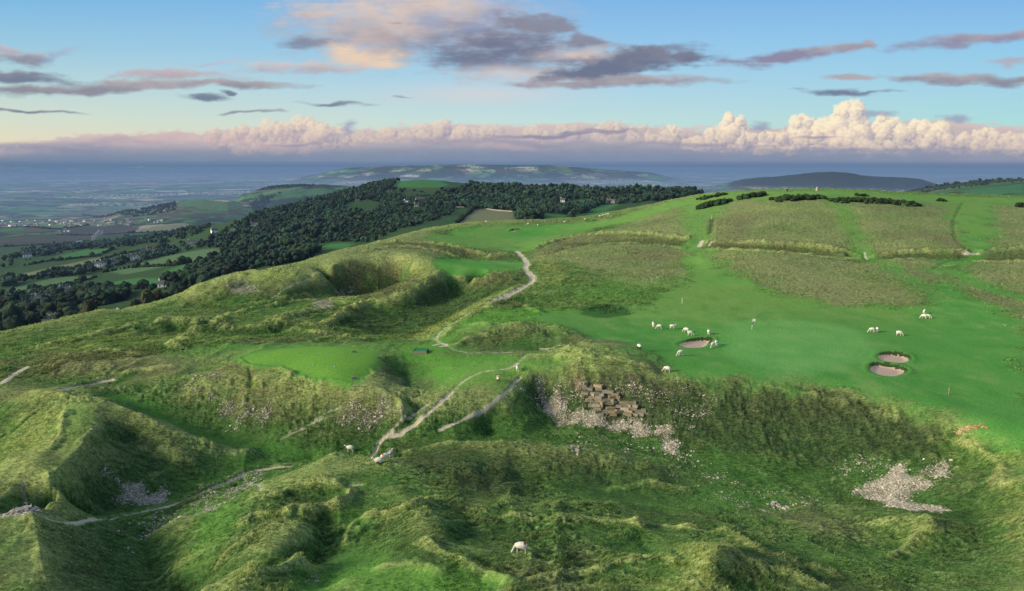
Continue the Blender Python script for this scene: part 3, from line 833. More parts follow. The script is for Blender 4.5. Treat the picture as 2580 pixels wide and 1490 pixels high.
def attrmat(name, rough=.85, sub=0, haze=True, two=False, leafy=0):
    m, nt, ns, lk = mat_new(name)
    b = nd(nt, 'ShaderNodeBsdfPrincipled'); b.inputs['Roughness'].default_value = rough; b.inputs['Specular IOR Level'].default_value = .15
    a = nd(nt, 'ShaderNodeAttribute', attribute_name='col')
    src = a.outputs['Color']
    if leafy:
        oi = nd(nt, 'ShaderNodeObjectInfo')
        mr = nd(nt, 'ShaderNodeMapRange'); lk.new(oi.outputs['Random'], mr.inputs['Value']); mr.inputs['To Min'].default_value = .65; mr.inputs['To Max'].default_value = 1.35
        v = nd(nt, 'ShaderNodeVectorMath', operation='SCALE'); lk.new(src, v.inputs[0]); lk.new(mr.outputs[0], v.inputs['Scale']); src = v.outputs[0]
    lk.new(src, b.inputs['Base Color'])
    sh = b.outputs[0]
    if two:
        t = nd(nt, 'ShaderNodeBsdfTranslucent'); lk.new(src, t.inputs['Color'])
        ms = nd(nt, 'ShaderNodeMixShader'); ms.inputs['Fac'].default_value = .35; lk.new(sh, ms.inputs[1]); lk.new(t.outputs[0], ms.inputs[2]); sh = ms.outputs[0]
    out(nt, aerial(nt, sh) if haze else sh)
    return m

def ground_material():
    m, nt, ns, lk = mat_new('turf')
    g = nd(nt, 'ShaderNodeNewGeometry')
    a = nd(nt, 'ShaderNodeAttribute', attribute_name='col'); k = nd(nt, 'ShaderNodeAttribute', attribute_name='msk')
    sx = nd(nt, 'ShaderNodeSeparateColor'); lk.new(k.outputs['Color'], sx.inputs[0])
    rough_, scree_, path_, farm_ = sx.outputs['Red'], sx.outputs['Green'], sx.outputs['Blue'], k.outputs['Alpha']
    P = g.outputs['Position']
    def noise(scale, detail=4, rough=.6, vec=None):
        n = nd(nt, 'ShaderNodeTexNoise'); n.inputs['Scale'].default_value = scale; n.inputs['Detail'].default_value = detail; n.inputs['Roughness'].default_value = rough
        lk.new(vec or P, n.inputs['Vector']); return n
    def rng_(v, a0, a1, b0, b1):
        r = nd(nt, 'ShaderNodeMapRange'); lk.new(v, r.inputs['Value'])
        for n_, q in zip(('From Min', 'From Max', 'To Min', 'To Max'), (a0, a1, b0, b1)): r.inputs[n_].default_value = q
        return r.outputs[0]
    def mul(a_, b_):
        n = nd(nt, 'ShaderNodeMath', operation='MULTIPLY')
        for i, q in enumerate((a_, b_)):
            if isinstance(q, (int, float)): n.inputs[i].default_value = q
            else: lk.new(q, n.inputs[i])
        return n.outputs[0]
    def mix(f, A_, B_, mode='MIX'):
        n = nd(nt, 'ShaderNodeMix', data_type='RGBA', blend_type=mode)
        if isinstance(f, (int, float)): n.inputs['Factor'].default_value = f
        else: lk.new(f, n.inputs['Factor'])
        for s_, q in (('A', A_), ('B', B_)):
            if isinstance(q, tuple): n.inputs[s_].default_value = q + (1,)
            else: lk.new(q, n.inputs[s_])
        return n.outputs['Result']
    # stretched coordinates: grass lies in combed streaks
    mp = nd(nt, 'ShaderNodeMapping'); mp.inputs['Scale'].default_value = (1.0, 2.2, 1.0); mp.inputs['Rotation'].default_value = (0, 0, .5); lk.new(P, mp.inputs['Vector'])
    nf = noise(5.0, 4, .7); ns_ = noise(1.6, 5, .72, mp.outputs[0]); nm = noise(.35, 4, .6)
    f1 = rng_(nf.outputs['Fac'], .3, .7, .66, 1.34); f2 = rng_(ns_.outputs['Fac'], .32, .68, .42, 1.58)
    c = a.outputs['Color']
    v1 = nd(nt, 'ShaderNodeVectorMath', operation='SCALE'); lk.new(c, v1.inputs[0]); lk.new(f1, v1.inputs['Scale'])
    v2 = nd(nt, 'ShaderNodeVectorMath', operation='SCALE'); lk.new(v1.outputs[0], v2.inputs[0]); lk.new(f2, v2.inputs['Scale'])
    c = mix(rough_, v1.outputs[0], v2.outputs[0])
    tint = rng_(ns_.outputs['Fac'], .5, .72, 0, .5)
    c = mix(mul(mul(tint, rough_), rng_(nm.outputs['Fac'], .4, .6, .3, 1)), c, (.19, .19, .085))
    # shadow between the tufts painted as dark gaps, pale tips
    nt2 = noise(2.9, 3, .65, mp.outputs[0]); nt3 = noise(9., 3, .6)
    gap_shade = rng_(nt2.outputs['Fac'], .36, .47, .50, 1.0); tipn = rng_(nt3.outputs['Fac'], .35, .65, .70, 1.32)
    vg = nd(nt, 'ShaderNodeVectorMath', operation='SCALE'); lk.new(c, vg.inputs[0]); lk.new(mul(gap_shade, tipn), vg.inputs['Scale'])
    c = mix(mul(rough_, .85), c, vg.outputs[0])
    # scattered stones
    vo = nd(nt, 'ShaderNodeTexVoronoi'); vo.inputs['Scale'].default_value = 4.5; lk.new(P, vo.inputs['Vector'])
    st = rng_(vo.outputs['Distance'], .30, .36, 1, 0)
    sc2 = nd(nt, 'ShaderNodeSeparateColor'); lk.new(vo.outputs['Color'], sc2.inputs[0])
    thr = nd(nt, 'ShaderNodeMath', operation='LESS_THAN'); lk.new(sc2.outputs['Red'], thr.inputs[0]); lk.new(rng_(scree_, .1, 1, .0, .95), thr.inputs[1])
    stone = mix(sc2.outputs['Green'], (.36, .33, .265), (.58, .54, .45))
    base_s = mix(rng_(nf.outputs['Fac'], .4, .6, 0, 1), (.36, .33, .27), (.19, .18, .13))
    c = mix(mul(rng_(scree_, .3, .95, 0, .75), rng_(ns_.outputs['Fac'], .3, .6, .35, 1)), c, base_s)
    c = mix(mul(mul(st, thr.outputs[0]), rng_(scree_, .05, .2, 0, 1)), c, stone)
    # paths
    pc = mix(rng_(nf.outputs['Fac'], .35, .65, 0, 1), (.58, .52, .41), (.42, .38, .30))
    ps = nd(nt, 'ShaderNodeMath', operation='ADD'); lk.new(path_, ps.inputs[0]); lk.new(rng_(ns_.outputs['Fac'], .3, .7, -.25, .25), ps.inputs[1])
    c = mix(rng_(ps.outputs[0], .25, .6, 0, 1), c, pc)
    # the far patchwork of fields, hedges and woods
    mp2 = nd(nt, 'ShaderNodeMapping'); mp2.inputs['Scale'].default_value = (1 / 320., 1 / 240., 0); mp2.inputs['Rotation'].default_value = (0, 0, .25); lk.new(P, mp2.inputs['Vector'])
    wn = noise(.0016, 3, .5); 
    wv = nd(nt, 'ShaderNodeVectorMath', operation='ADD'); lk.new(mp2.outputs[0], wv.inputs[0])
    wsc = nd(nt, 'ShaderNodeVectorMath', operation='SCALE'); lk.new(wn.outputs['Color'], wsc.inputs[0]); wsc.inputs['Scale'].default_value = .9
    lk.new(wsc.outputs[0], wv.inputs[1])
    fv = nd(nt, 'ShaderNodeTexVoronoi', voronoi_dimensions='2D'); fv.inputs['Scale'].default_value = 1; lk.new(wv.outputs[0], fv.inputs['Vector'])
    fe = nd(nt, 'ShaderNodeTexVoronoi', voronoi_dimensions='2D', feature='DISTANCE_TO_EDGE'); fe.inputs['Scale'].default_value = 1; lk.new(wv.outputs[0], fe.inputs['Vector'])
    s3 = nd(nt, 'ShaderNodeSeparateColor'); lk.new(fv.outputs['Color'], s3.inputs[0])
    cr = nd(nt, 'ShaderNodeValToRGB'); cr.color_ramp.interpolation = 'CONSTANT'
    els = [(0, (.035, .10, .035)), (.2, (.055, .15, .045)), (.38, (.10, .17, .07)), (.5, (.20, .21, .11)), (.62, (.045, .06, .04)), (.72, (.085, .085, .060)), (.84, (.05, .12, .05)), (.93, (.28, .27, .20))]
    while len(cr.color_ramp.elements) < len(els): cr.color_ramp.elements.new(.5)
    for e_, (p_, c_) in zip(cr.color_ramp.elements, els): e_.position = p_; e_.color = c_ + (1,)
    lk.new(s3.outputs['Red'], cr.inputs['Fac'])
    fine = noise(.02, 4, .7)
    hedge = nd(nt, 'ShaderNodeMath', operation='ADD'); lk.new(fe.outputs['Distance'], hedge.inputs[0]); lk.new(rng_(fine.outputs['Fac'], .35, .65, .05, -.05), hedge.inputs[1])
    fc = mix(rng_(hedge.outputs[0], .05, .075, 1, 0), cr.outputs['Color'], (.022, .040, .018))
    wo = noise(.0035, 5, .62)
    fc = mix(rng_(wo.outputs['Fac'], .53, .56, 0, 1), fc, (.022, .038, .020))
    tre = noise(.012, 5, .7)
    fc = mix(rng_(tre.outputs['Fac'], .58, .60, 0, .9), fc, (.022, .038, .020))
    # villages: speckle of pale walls in parts of the plain
    vz = noise(.0006, 2, .5); vv = nd(nt, 'ShaderNodeTexVoronoi', voronoi_dimensions='2D'); vv.inputs['Scale'].default_value = .022; lk.new(P, vv.inputs['Vector'])
    town = mul(rng_(vv.outputs['Distance'], .22, .26, 1, 0), rng_(vz.outputs['Fac'], .56, .60, 0, .8))
    fc = mix(town, fc, (.55, .50, .48))
    warm = noise(.0009, 3, .5)
    fc = mix(rng_(warm.outputs['Fac'], .52, .64, 0, .3), fc, (.20, .16, .13))
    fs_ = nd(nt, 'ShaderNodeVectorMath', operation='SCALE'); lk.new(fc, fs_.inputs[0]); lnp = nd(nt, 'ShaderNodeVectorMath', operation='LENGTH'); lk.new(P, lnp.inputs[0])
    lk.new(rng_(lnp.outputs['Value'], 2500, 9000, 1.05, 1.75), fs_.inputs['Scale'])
    c = mix(farm_, c, fs_.outputs[0])
    b = nd(nt, 'ShaderNodeBsdfPrincipled'); b.inputs['Roughness'].default_value = .95; b.inputs['Specular IOR Level'].default_value = .08
    lk.new(c, b.inputs['Base Color'])
    bs = nd(nt, 'ShaderNodeBump'); bs.inputs['Distance'].default_value = .30
    lk.new(mul(rough_, 1.0), bs.inputs['Strength']); lk.new(ns_.outputs['Fac'], bs.inputs['Height'])
    b2 = nd(nt, 'ShaderNodeBump'); b2.inputs['Distance'].default_value = .05; b2.inputs['Strength'].default_value = .35; lk.new(nf.outputs['Fac'], b2.inputs['Height']); lk.new(bs.outputs[0], b2.inputs['Normal'])
    b3 = nd(nt, 'ShaderNodeBump'); b3.inputs['Distance'].default_value = .2; lk.new(mul(st, thr.outputs[0]), b3.inputs['Height']); lk.new(mul(scree_, .8), b3.inputs['Strength']); lk.new(b2.outputs[0], b3.inputs['Normal'])
    lk.new(b3.outputs[0], b.inputs['Normal'])
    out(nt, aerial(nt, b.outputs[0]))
    return m
M_turf = ground_material()
def sand_material():
    m = simple('sand', (.50, .375, .29), .95, .10, 3.0, bump=.3)
    return m
M_sand = sand_material()

# ------------------------------------------------------------------ terrain objects
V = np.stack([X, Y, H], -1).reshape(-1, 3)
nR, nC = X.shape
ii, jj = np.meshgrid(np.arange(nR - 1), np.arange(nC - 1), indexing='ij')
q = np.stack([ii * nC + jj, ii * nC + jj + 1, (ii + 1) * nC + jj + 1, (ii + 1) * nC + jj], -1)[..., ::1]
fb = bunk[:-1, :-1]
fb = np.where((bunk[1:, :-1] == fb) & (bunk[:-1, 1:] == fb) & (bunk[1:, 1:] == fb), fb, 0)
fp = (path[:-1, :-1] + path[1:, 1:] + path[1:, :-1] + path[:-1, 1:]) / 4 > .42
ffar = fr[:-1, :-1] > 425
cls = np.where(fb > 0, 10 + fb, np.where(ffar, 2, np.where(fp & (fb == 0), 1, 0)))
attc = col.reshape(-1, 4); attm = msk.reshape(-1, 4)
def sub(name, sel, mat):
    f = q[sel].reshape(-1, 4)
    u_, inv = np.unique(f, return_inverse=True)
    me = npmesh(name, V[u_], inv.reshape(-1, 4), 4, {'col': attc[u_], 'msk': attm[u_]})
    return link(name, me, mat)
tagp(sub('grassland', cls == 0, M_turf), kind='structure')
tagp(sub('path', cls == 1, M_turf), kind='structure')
tagp(sub('valley', cls == 2, M_turf), kind='structure')
bl = ["kidney shaped sand bunker with two sheep at its right end, left of the green", "oval sand bunker right of the green, farther of the touching pair",
      "rounded sand bunker right of the green, nearer of the touching pair", "small distant sand bunker on the far fairway beyond the path"]
for i in range(4):
    sel = cls == 11 + i
    if sel.any():
        tagp(sub('sand_bunker', sel, M_sand), bl[i], 'bunker', 'sand bunkers on the golf course')
print('terrain mesh', round(time.time() - T0, 1))

# ------------------------------------------------------------------ blob helpers (crowns, bushes, hedges)
def icosphere(sub):
    import bmesh
    bm = bmesh.new(); bmesh.ops.create_icosphere(bm, subdivisions=sub, radius=1)
    v = np.array([tuple(p.co) for p in bm.verts]); f = np.array([[p.index for p in t.verts] for t in bm.faces]); bm.free()
    return v, f
I1 = icosphere(1); I2 = icosphere(2)
def blobs(C_, R_, ico=I2, jit=.22, squash=.85, seed=1, cols=None, shade=True):
    """many lumpy blobs at centres C_ radii R_ -> V, F, colour"""
    g = np.random.default_rng(seed)
    v, f = ico; n = len(C_); C_ = np.asarray(C_, float); R_ = np.asarray(R_, float)
    rad = 1 + g.uniform(-jit, jit, (n, len(v)))
    ang = g.uniform(0, 6.28, n)[:, None]
    vx = v[None, :, 0] * np.cos(ang) - v[None, :, 1] * np.sin(ang); vy = v[None, :, 0] * np.sin(ang) + v[None, :, 1] * np.cos(ang)
    vz = np.repeat(v[None, :, 2], n, 0)
    P = np.stack([vx * rad, vy * rad, vz * rad * squash], -1) * R_[:, None, None] + C_[:, None, :]
    F_ = f[None] + (np.arange(n) * len(v))[:, None, None]
    if cols is None: cols = np.tile((.03, .05, .02), (n, 1))
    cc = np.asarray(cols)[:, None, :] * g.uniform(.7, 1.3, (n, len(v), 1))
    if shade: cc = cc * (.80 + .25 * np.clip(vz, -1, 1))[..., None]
    cc = np.concatenate([cc, np.ones((n, len(v), 1))], -1)
    return P.reshape(-1, 3), F_.reshape(-1, 3), cc.reshape(-1, 4)
def leaves(C_, R_, n, size, seed, cols, squash=.85):
    """small random leaf-clump triangles over the blobs' surfaces"""
    g = np.random.default_rng(seed); C_ = np.asarray(C_, float); R_ = np.asarray(R_, float)
    k = g.integers(0, len(C_), n)
    d = g.normal(size=(n, 3)); d[:, 2] = d[:, 2] * .9 + .15; d /= np.linalg.norm(d, axis=1)[:, None]
    c = C_[k] + d * (R_[k] * g.uniform(.85, 1.18, n))[:, None] * np.array([1, 1, squash])
    t = g.normal(size=(n, 3)); t -= (t * d).sum(1)[:, None] * d * .6; t /= np.linalg.norm(t, axis=1)[:, None]
    b = np.cross(d, t) + g.normal(size=(n, 3)) * .4
    s = size * g.uniform(.6, 1.4, n)[:, None]
    P = np.stack([c - t * s, c + t * s * .8, c + b * s * 1.2], 1).reshape(-1, 3)
    F_ = np.arange(3 * n).reshape(n, 3)
    cc = np.asarray(cols)[k] * g.uniform(.55, 1.6, (n, 1)); cc = np.concatenate([cc, np.ones((n, 1))], 1)
    return P, F_, np.repeat(cc, 3, 0)
def merge(*parts):
    off = 0; Vs, Fs, Cs = [], [], []
    for v, f, c in parts:
        Vs.append(v); Fs.append(f + off); Cs.append(c); off += len(v)
    return np.concatenate(Vs), np.concatenate(Fs), np.concatenate(Cs)
M_leaf = attrmat('foliage', .9, leafy=1)
M_leaf0 = attrmat('woodland_foliage', .9)
M_bark = simple('bark', (.055, .045, .035), .9)

def tree_protos():
    out_ = []
    for k in range(5):
        g = np.random.default_rng(100 + k)
        n = 16
        c = g.normal(size=(n, 3)) * np.array([.30, .30, .26]); c[:, 2] += .62; c[:, 2] = np.clip(c[:, 2], .32, .98)
        r = g.uniform(.17, .30, n)
        if k == 3: c[:, :2] *= .55; c[:, 2] = np.linspace(.25, 1.05, n); r = np.linspace(.28, .10, n)
        base = [(.024, .052, .027), (.030, .062, .027), (.019, .042, .026), (.014, .034, .022), (.034, .038, .018)][k]  # crown greens darkened to carry the valley's shade in their colour
        cols = np.tile(base, (n, 1)) * g.uniform(.75, 1.3, (n, 1))
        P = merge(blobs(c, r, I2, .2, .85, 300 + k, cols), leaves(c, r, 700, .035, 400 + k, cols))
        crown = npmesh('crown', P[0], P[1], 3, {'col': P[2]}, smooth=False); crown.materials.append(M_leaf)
        # tapered trunk with a few limbs
        vs, fs = [], []
        def tube(a, b, r0, r1, m=7):
            a = np.array(a, float); b = np.array(b, float); d = b - a; d /= np.linalg.norm(d)
            s_ = np.cross(d, (0.3, 1, .1)); s_ /= np.linalg.norm(s_); t_ = np.cross(d, s_)
            o = len(vs)
            for p, r_ in ((a, r0), ((a + b) / 2 + g.normal(size=3) * .01, (r0 + r1) / 2 * .9), (b, r1)):
                for i in range(m):
                    w = 6.2832 * i / m; vs.append(p + s_ * math.cos(w) * r_ + t_ * math.sin(w) * r_)
            for z_ in range(2):
                for i in range(m): fs.append((o + z_ * m + i, o + z_ * m + (i + 1) % m, o + (z_ + 1) * m + (i + 1) % m, o + (z_ + 1) * m + i))
        tube((0, 0, -.05), (0, 0, .45), .045, .03)
        for i in range(5):
            w = i * 1.26 + k; tube((0, 0, .25 + .04 * i), (.28 * math.cos(w), .28 * math.sin(w), .55 + .05 * i), .02, .008, 5)
        trunk = pymesh('trunk', vs, fs, smooth=True); trunk.materials.append(M_bark)
        out_.append((crown, trunk))
    return out_
TP = tree_protos()
def tree(name, x, y, hgt, k, label, group, width=1.0):
    z = float(ground(np.array([x]), np.array([y]))[0])
    t = empty(name, (x, y, z - .3), random.uniform(0, 6.28), label=label, cat='tree', group=group)
    s = hgt / 1.1
    t.scale = (s * width, s * width, s)
    cr = bpy.data.objects.new('crown', TP[k][0]); COL.objects.link(cr); cr.parent = t
    tr = bpy.data.objects.new('trunk', TP[k][1]); COL.objects.link(tr); tr.parent = t
    return t

M_white = simple('white_render', (.86, .85, .82), .8, .06)
M_stone = simple('limestone_wall', (.30, .27, .22), .9, .2)
M_slate = simple('slate_roof', (.10, .105, .12), .7, .2, 1.5)
M_tile = simple('brown_tile_roof', (.13, .085, .065), .8, .2, 1.5)
M_glass = simple('window_glass', (.03, .035, .04), .25, .1)
HS = [(115, 750, 38, 1, M_white, M_slate, 1, 'long pale house with grey roof and gables at the lower left'),
      (75, 750, 22, .8, M_stone, M_slate, 0, 'low grey roofed barn just left of the long pale house'),
      (160, 718, 18, .8, M_white, M_slate, 0, 'small white house above the long pale house'),
      (182, 720, 12, .7, M_white, M_tile, 0, 'tiny white cottage right of the small white house'),
      (245, 658, 14, 1, M_white, M_slate, 1, 'bright white double house left of the long pale field'),
      (255, 655, 10, 1, M_white, M_slate, 0, 'white cottage with dark roof touching the bright double house'),
      (284, 649, 12, .8, M_white, M_slate, 0, 'low white bungalow above the long pale field, leftmost'),
      (333, 640, 16, .9, M_white, M_slate, 1, 'white gabled house at the head of the long pale field'),
      (360, 626, 18, .9, M_stone, M_slate, 0, 'grey stone house among the trees above the pale field'),
      (372, 620, 14, .9, M_stone, M_tile, 1, 'stone gabled cottage right of the grey stone house'),
      (474, 600, 15, .8, M_white, M_slate, 0, 'white house half hidden at the foot of the wooded hill'),
      (528, 575, 12, 1, M_white, M_slate, 0, 'white house alone in the wood, left of the two on the hillside'),
      (627, 556, 14, .7, M_white, M_slate, 1, 'white villa high in the wooded hillside'),
      (68, 634, 13, 1, M_white, M_slate, 0, 'bright white house alone in the upper left fields'),
      (196, 597, 9, 1.2, M_white, M_slate, 0, 'pale peaked house beside the thin bonfire smoke'),
      (402, 706, 16, .8, M_white, M_slate, 0, 'white house below the bright lower field'),
      (150, 665, 12, .8, M_stone, M_slate, 0, 'grey roofed cottage in the lower left trees'),
      (190, 742, 14, .9, M_stone, M_tile, 1, 'stone cottage with a steep gable right of the long pale house'),
      (1001, 504, 11, .9, M_white, M_slate, 1, 'white gabled cottage on the dark wooded hill'),
      (1034, 494, 19, .7, M_stone, M_slate, 0, 'long stone farmhouse above the white cottage'),
      (1505, 500, 20, .7, M_stone, M_slate, 1, 'stone manor house beside the far right meadow'),
      (1385, 500, 6, 1, M_white, M_slate, 0, 'tiny white cottage at the edge of the far wood'),
      (1025, 509, 6, .8, M_white, M_tile, 0, 'small white shed under the stone farmhouse'),
      (880, 498, 8, .8, M_stone, M_slate, 0, 'grey roofed cottage at the left of the wooded hollow')]
HP = np.array([hit(q_[0], q_[1], 430, 4000)[:2] for q_ in HS])
# ---- woods: polygons in photograph coordinates dropped on the valley ground
def inpoly(px, py, P): return sdist(px, py, P) < 0
def scatter(s, n, rmin=430, rmax=4000, avoid=True, uvspace=False, seed=1):
    """random points inside a ground polygon, avoiding the fields"""
    P = world_poly(pt(s), rmin, rmax)
    g = np.random.default_rng(seed)
    x0, y0 = P.min(0); x1, y1 = P.max(0)
    px = g.uniform(x0, x1, n * 6); py = g.uniform(y0, y1, n * 6)
    ok = inpoly(px, py, P)
    if avoid: ok &= sample(allf, px, py) < .25
    return px[ok][:n], py[ok][:n]
WOODS = [("620,545 700,510 800,478 950,443 980,446 960,478 1100,478 1120,470 1180,447 1280,450 1480,462 1700,470 1740,478 1640,495 1530,505 1480,512 1400,548 1280,548 1260,528 1180,512 1130,512 1000,510 940,505 870,560 860,598 780,600 770,640 700,650 620,668 520,690 500,660 540,635 520,600 560,575", 7200, 8.5),
         ("400,610 520,590 600,545 700,510 620,560 560,600 545,612 500,610 420,625 380,640 300,650 280,640", 1300, 7.5),
         ("0,800 60,790 150,790 200,770 280,745 330,720 420,712 520,690 560,665 500,660 440,690 330,712 250,715 230,735 130,745 60,745 0,755", 620, 8.5),
         ("0,735 60,720 160,702 250,712 200,740 100,748 0,757", 150, 8),
         ("0,640 60,615 180,598 290,590 420,575 520,560 480,585 330,610 260,612 140,625 60,645 0,665", 800, 8),
         ("0,690 100,665 200,650 260,650 280,665 180,682 60,700 0,712", 130, 8),
         ("260,650 360,632 440,622 420,630 330,652 270,662", 90, 8),
         ("870,560 940,505 1120,512 1110,530 1000,560 930,590 880,605 850,596", 620, 5), ("850,500 960,468 1180,474 1260,520 1130,512 1000,512 900,520", 900, 7),
         ("2200,470 2260,458 2400,448 2521,432 2521,450 2380,462 2290,470", 500, 8),
         ("620,470 700,457 780,456 760,462 680,468", 300, 9), ("560,500 640,480 700,474 680,482 600,505", 160, 8), ("200,530 330,518 430,500 440,520 330,535", 350, 9)]
allpts = []
for i, (s, n, hh) in enumerate(WOODS):
    n = int(n * 1.45); hh *= .86
    px, py = scatter(s, n, rmin=430, rmax=5000, avoid=(i != 7), seed=50 + i)
    g = np.random.default_rng(i)
    hs = hh * g.uniform(.5, 1.4, len(px)) * (.85 + .3 * noise2(px / 60, py / 60, 9))
    allpts.append(np.stack([px, py, hs], 1))
W_ = np.concatenate(allpts)
W_ = W_[np.abs(np.arctan2(W_[:, 0], W_[:, 1])) < .85]
pz = ground(W_[:, 0], W_[:, 1])
def thin(Wt, zt):
    keep = np.ones(len(Wt), bool); r_ = np.hypot(Wt[:, 0], Wt[:, 1])
    for f_ in (.35, .7, 1.0):                       # ground that the tree would hide from the hill top
        k_ = 1 + Wt[:, 2] * 1.1 * f_ / np.maximum(CZ - zt - Wt[:, 2], 10)
        keep &= sample(allf, Wt[:, 0] * k_, Wt[:, 1] * k_) < .3
    for (hx_, hy_), q_ in zip(HP, HS):                # leave a clearing and an open front at each house
        d_ = math.hypot(hx_, hy_); ux, uy = hx_ / d_, hy_ / d_
        al_ = (hx_ - Wt[:, 0]) * ux + (hy_ - Wt[:, 1]) * uy; pe_ = np.abs((hx_ - Wt[:, 0]) * uy - (hy_ - Wt[:, 1]) * ux)
        w_ = max(6, q_[2] * d_ / F * .5 + 3)
        Wt[(al_ > -12) & (al_ < 70) & (pe_ < w_), 2] *= .3
        Wt[(al_ > -9) & (al_ < 16) & (pe_ < w_), 2] = 0
    keep &= Wt[:, 2] > 0
    g_ = np.random.default_rng(4)
    return (Wt[:, 2] > 0) & (keep | (g_.random(len(Wt)) < .06) | (r_ > 3000))
kp = thin(W_, pz); W_ = W_[kp]; pz = pz[kp]
# project to see which show largest / at all (for choosing individuals)
def project(x, y, z):
    dz = z - CZ
    yc = y * cp - dz * sp; up = y * sp + dz * cp
    return CU + F * x / yc, CV - F * up / yc
uu, vv_ = project(W_[:, 0], W_[:, 1], pz + W_[:, 2])
dist = np.hypot(W_[:, 0], W_[:, 1])
def crestline(u):
    su = np.array([q_[0] for q_ in sil]); sv = np.array([q_[1] for q_ in sil])
    return np.interp(u, su, sv)
vis = (uu > 5) & (uu < 2515) & (vv_ < crestline(uu) - 3)
score = np.where(vis, W_[:, 2] / dist, 0)
order = np.argsort(-score)
ind = order[:230]; rest = order[230:]
print('trees', len(W_), 'individual', len(ind), round(time.time() - T0, 1))
kinds = ['mid green broadleaf tree in the belt below the escarpment', 'light green rounded tree in the belt below the escarpment', 'dark green broad tree among the valley woods',
         'narrow dark conifer among the valley woods', 'olive brown broad tree turning autumnal near the foot of the slope']
for n_, i in enumerate(ind):
    k = int(rng.choice(5, p=[.3, .25, .27, .06, .12]))
    tree('tree', W_[i, 0], W_[i, 1], W_[i, 2] * (1.5 if k == 3 else 1.15), k, kinds[k], ['mid green trees below the escarpment', 'light green trees below the escarpment', 'dark green trees in the valley', 'conifers in the valley', 'autumn tinted trees in the valley'][k], 1.0 if k == 3 else 1.15)
def woodland(name, idx, seed):
    c = W_[idx]; z = pz[idx]; g = np.random.default_rng(seed)
    n = len(c)
    pal = np.array([(.022, .052, .030), (.028, .060, .031), (.017, .040, .026), (.030, .044, .026), (.025, .058, .036)])  # dark bluish greens: the hill's shadow put into the crown colour
    cols = pal[g.integers(0, 5, n)] * g.uniform(.55, 1.6, (n, 1)) * (1 + .35 * noise2(c[:, 0] / 70, c[:, 1] / 70, 33))[:, None]
    Cc, Rr, Kk = [], [], []
    for j in range(4):
        off = g.normal(size=(n, 2)) * (c[:, 2] * .20)[:, None]
        zz = z + c[:, 2] * g.uniform(.35, .78, n)
        Cc.append(np.column_stack([c[:, 0] + off[:, 0], c[:, 1] + off[:, 1], zz])); Rr.append(c[:, 2] * g.uniform(.20, .40, n)); Kk.append(cols * g.uniform(.85, 1.2, (n, 1)))
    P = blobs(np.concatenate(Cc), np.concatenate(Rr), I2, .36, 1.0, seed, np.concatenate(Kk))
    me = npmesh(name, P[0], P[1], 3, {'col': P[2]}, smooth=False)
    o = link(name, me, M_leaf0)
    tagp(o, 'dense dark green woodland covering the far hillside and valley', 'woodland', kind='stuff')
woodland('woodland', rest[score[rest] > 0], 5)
print('woods', round(time.time() - T0, 1))

# ---- hedges: each a thing
HEDGES = ["255,672 330,660 420,655 480,645 545,625", "400,690 450,686 480,662 545,642", "235,712 340,712 430,700", "0,732 60,718 160,702 235,684", "30,695 130,675 250,648",
          "1395,550 1412,531", "1125,548 1165,515", "135,644 240,630 280,612", "0,748 80,735 150,722", "140,578 230,578 330,574", "0,608 100,603 220,594", "60,560 140,565 220,554", "330,574 400,572 480,563",
          "250,640 330,622 400,610", "60,655 150,640 250,632"]
hn = ["dark hedge along the lower edge of the long pale field", "dark hedge between the two bright fields", "low hedge below the triangular bright field", "hedge running across the lower left fields", "hedge under the pale tan field",
      "short dark hedge line between two far meadows", "dark field boundary left of the tan far field", "hedge beside the small upper left field", "hedge above the white house", "hedge below the ploughed field", "hedge below the larger brown field",
      "hedge above the ploughed field", "hedge below the tan field near the village", "hedge above the long pale field", "hedge above the pale tan field"]
for i, s in enumerate(HEDGES):
    P = smooth_poly(world_poly(pt(s), 430, 4000), False, 4)
    seglen = np.hypot(*np.diff(P, axis=0).T); L = seglen.sum(); n = int(min(260, max(8, L / 2.6)))
    t = np.linspace(0, 1, n); cum = np.concatenate([[0], np.cumsum(seglen)]) / L
    hx = np.interp(t, cum, P[:, 0]) + rng.normal(size=n) * .6; hy = np.interp(t, cum, P[:, 1]) + rng.normal(size=n) * .6
    rr = rng.uniform(1.2, 2.2, n) * (1 + (rng.random(n) < .18) * rng.uniform(.5, 1.6, n))
    hz = ground(hx, hy) + rr * .7
    cc = np.tile((.020, .036, .016), (n, 1)) * rng.uniform(.7, 1.4, (n, 1))
    Pm = blobs(np.column_stack([hx, hy, hz]), rr, I1, .3, .9, 700 + i, cc)
    tagp(link('hedge', npmesh('hedge', Pm[0], Pm[1], 3, {'col': Pm[2]}, smooth=False), M_leaf0), hn[i], 'hedge', 'hedges between the valley fields')

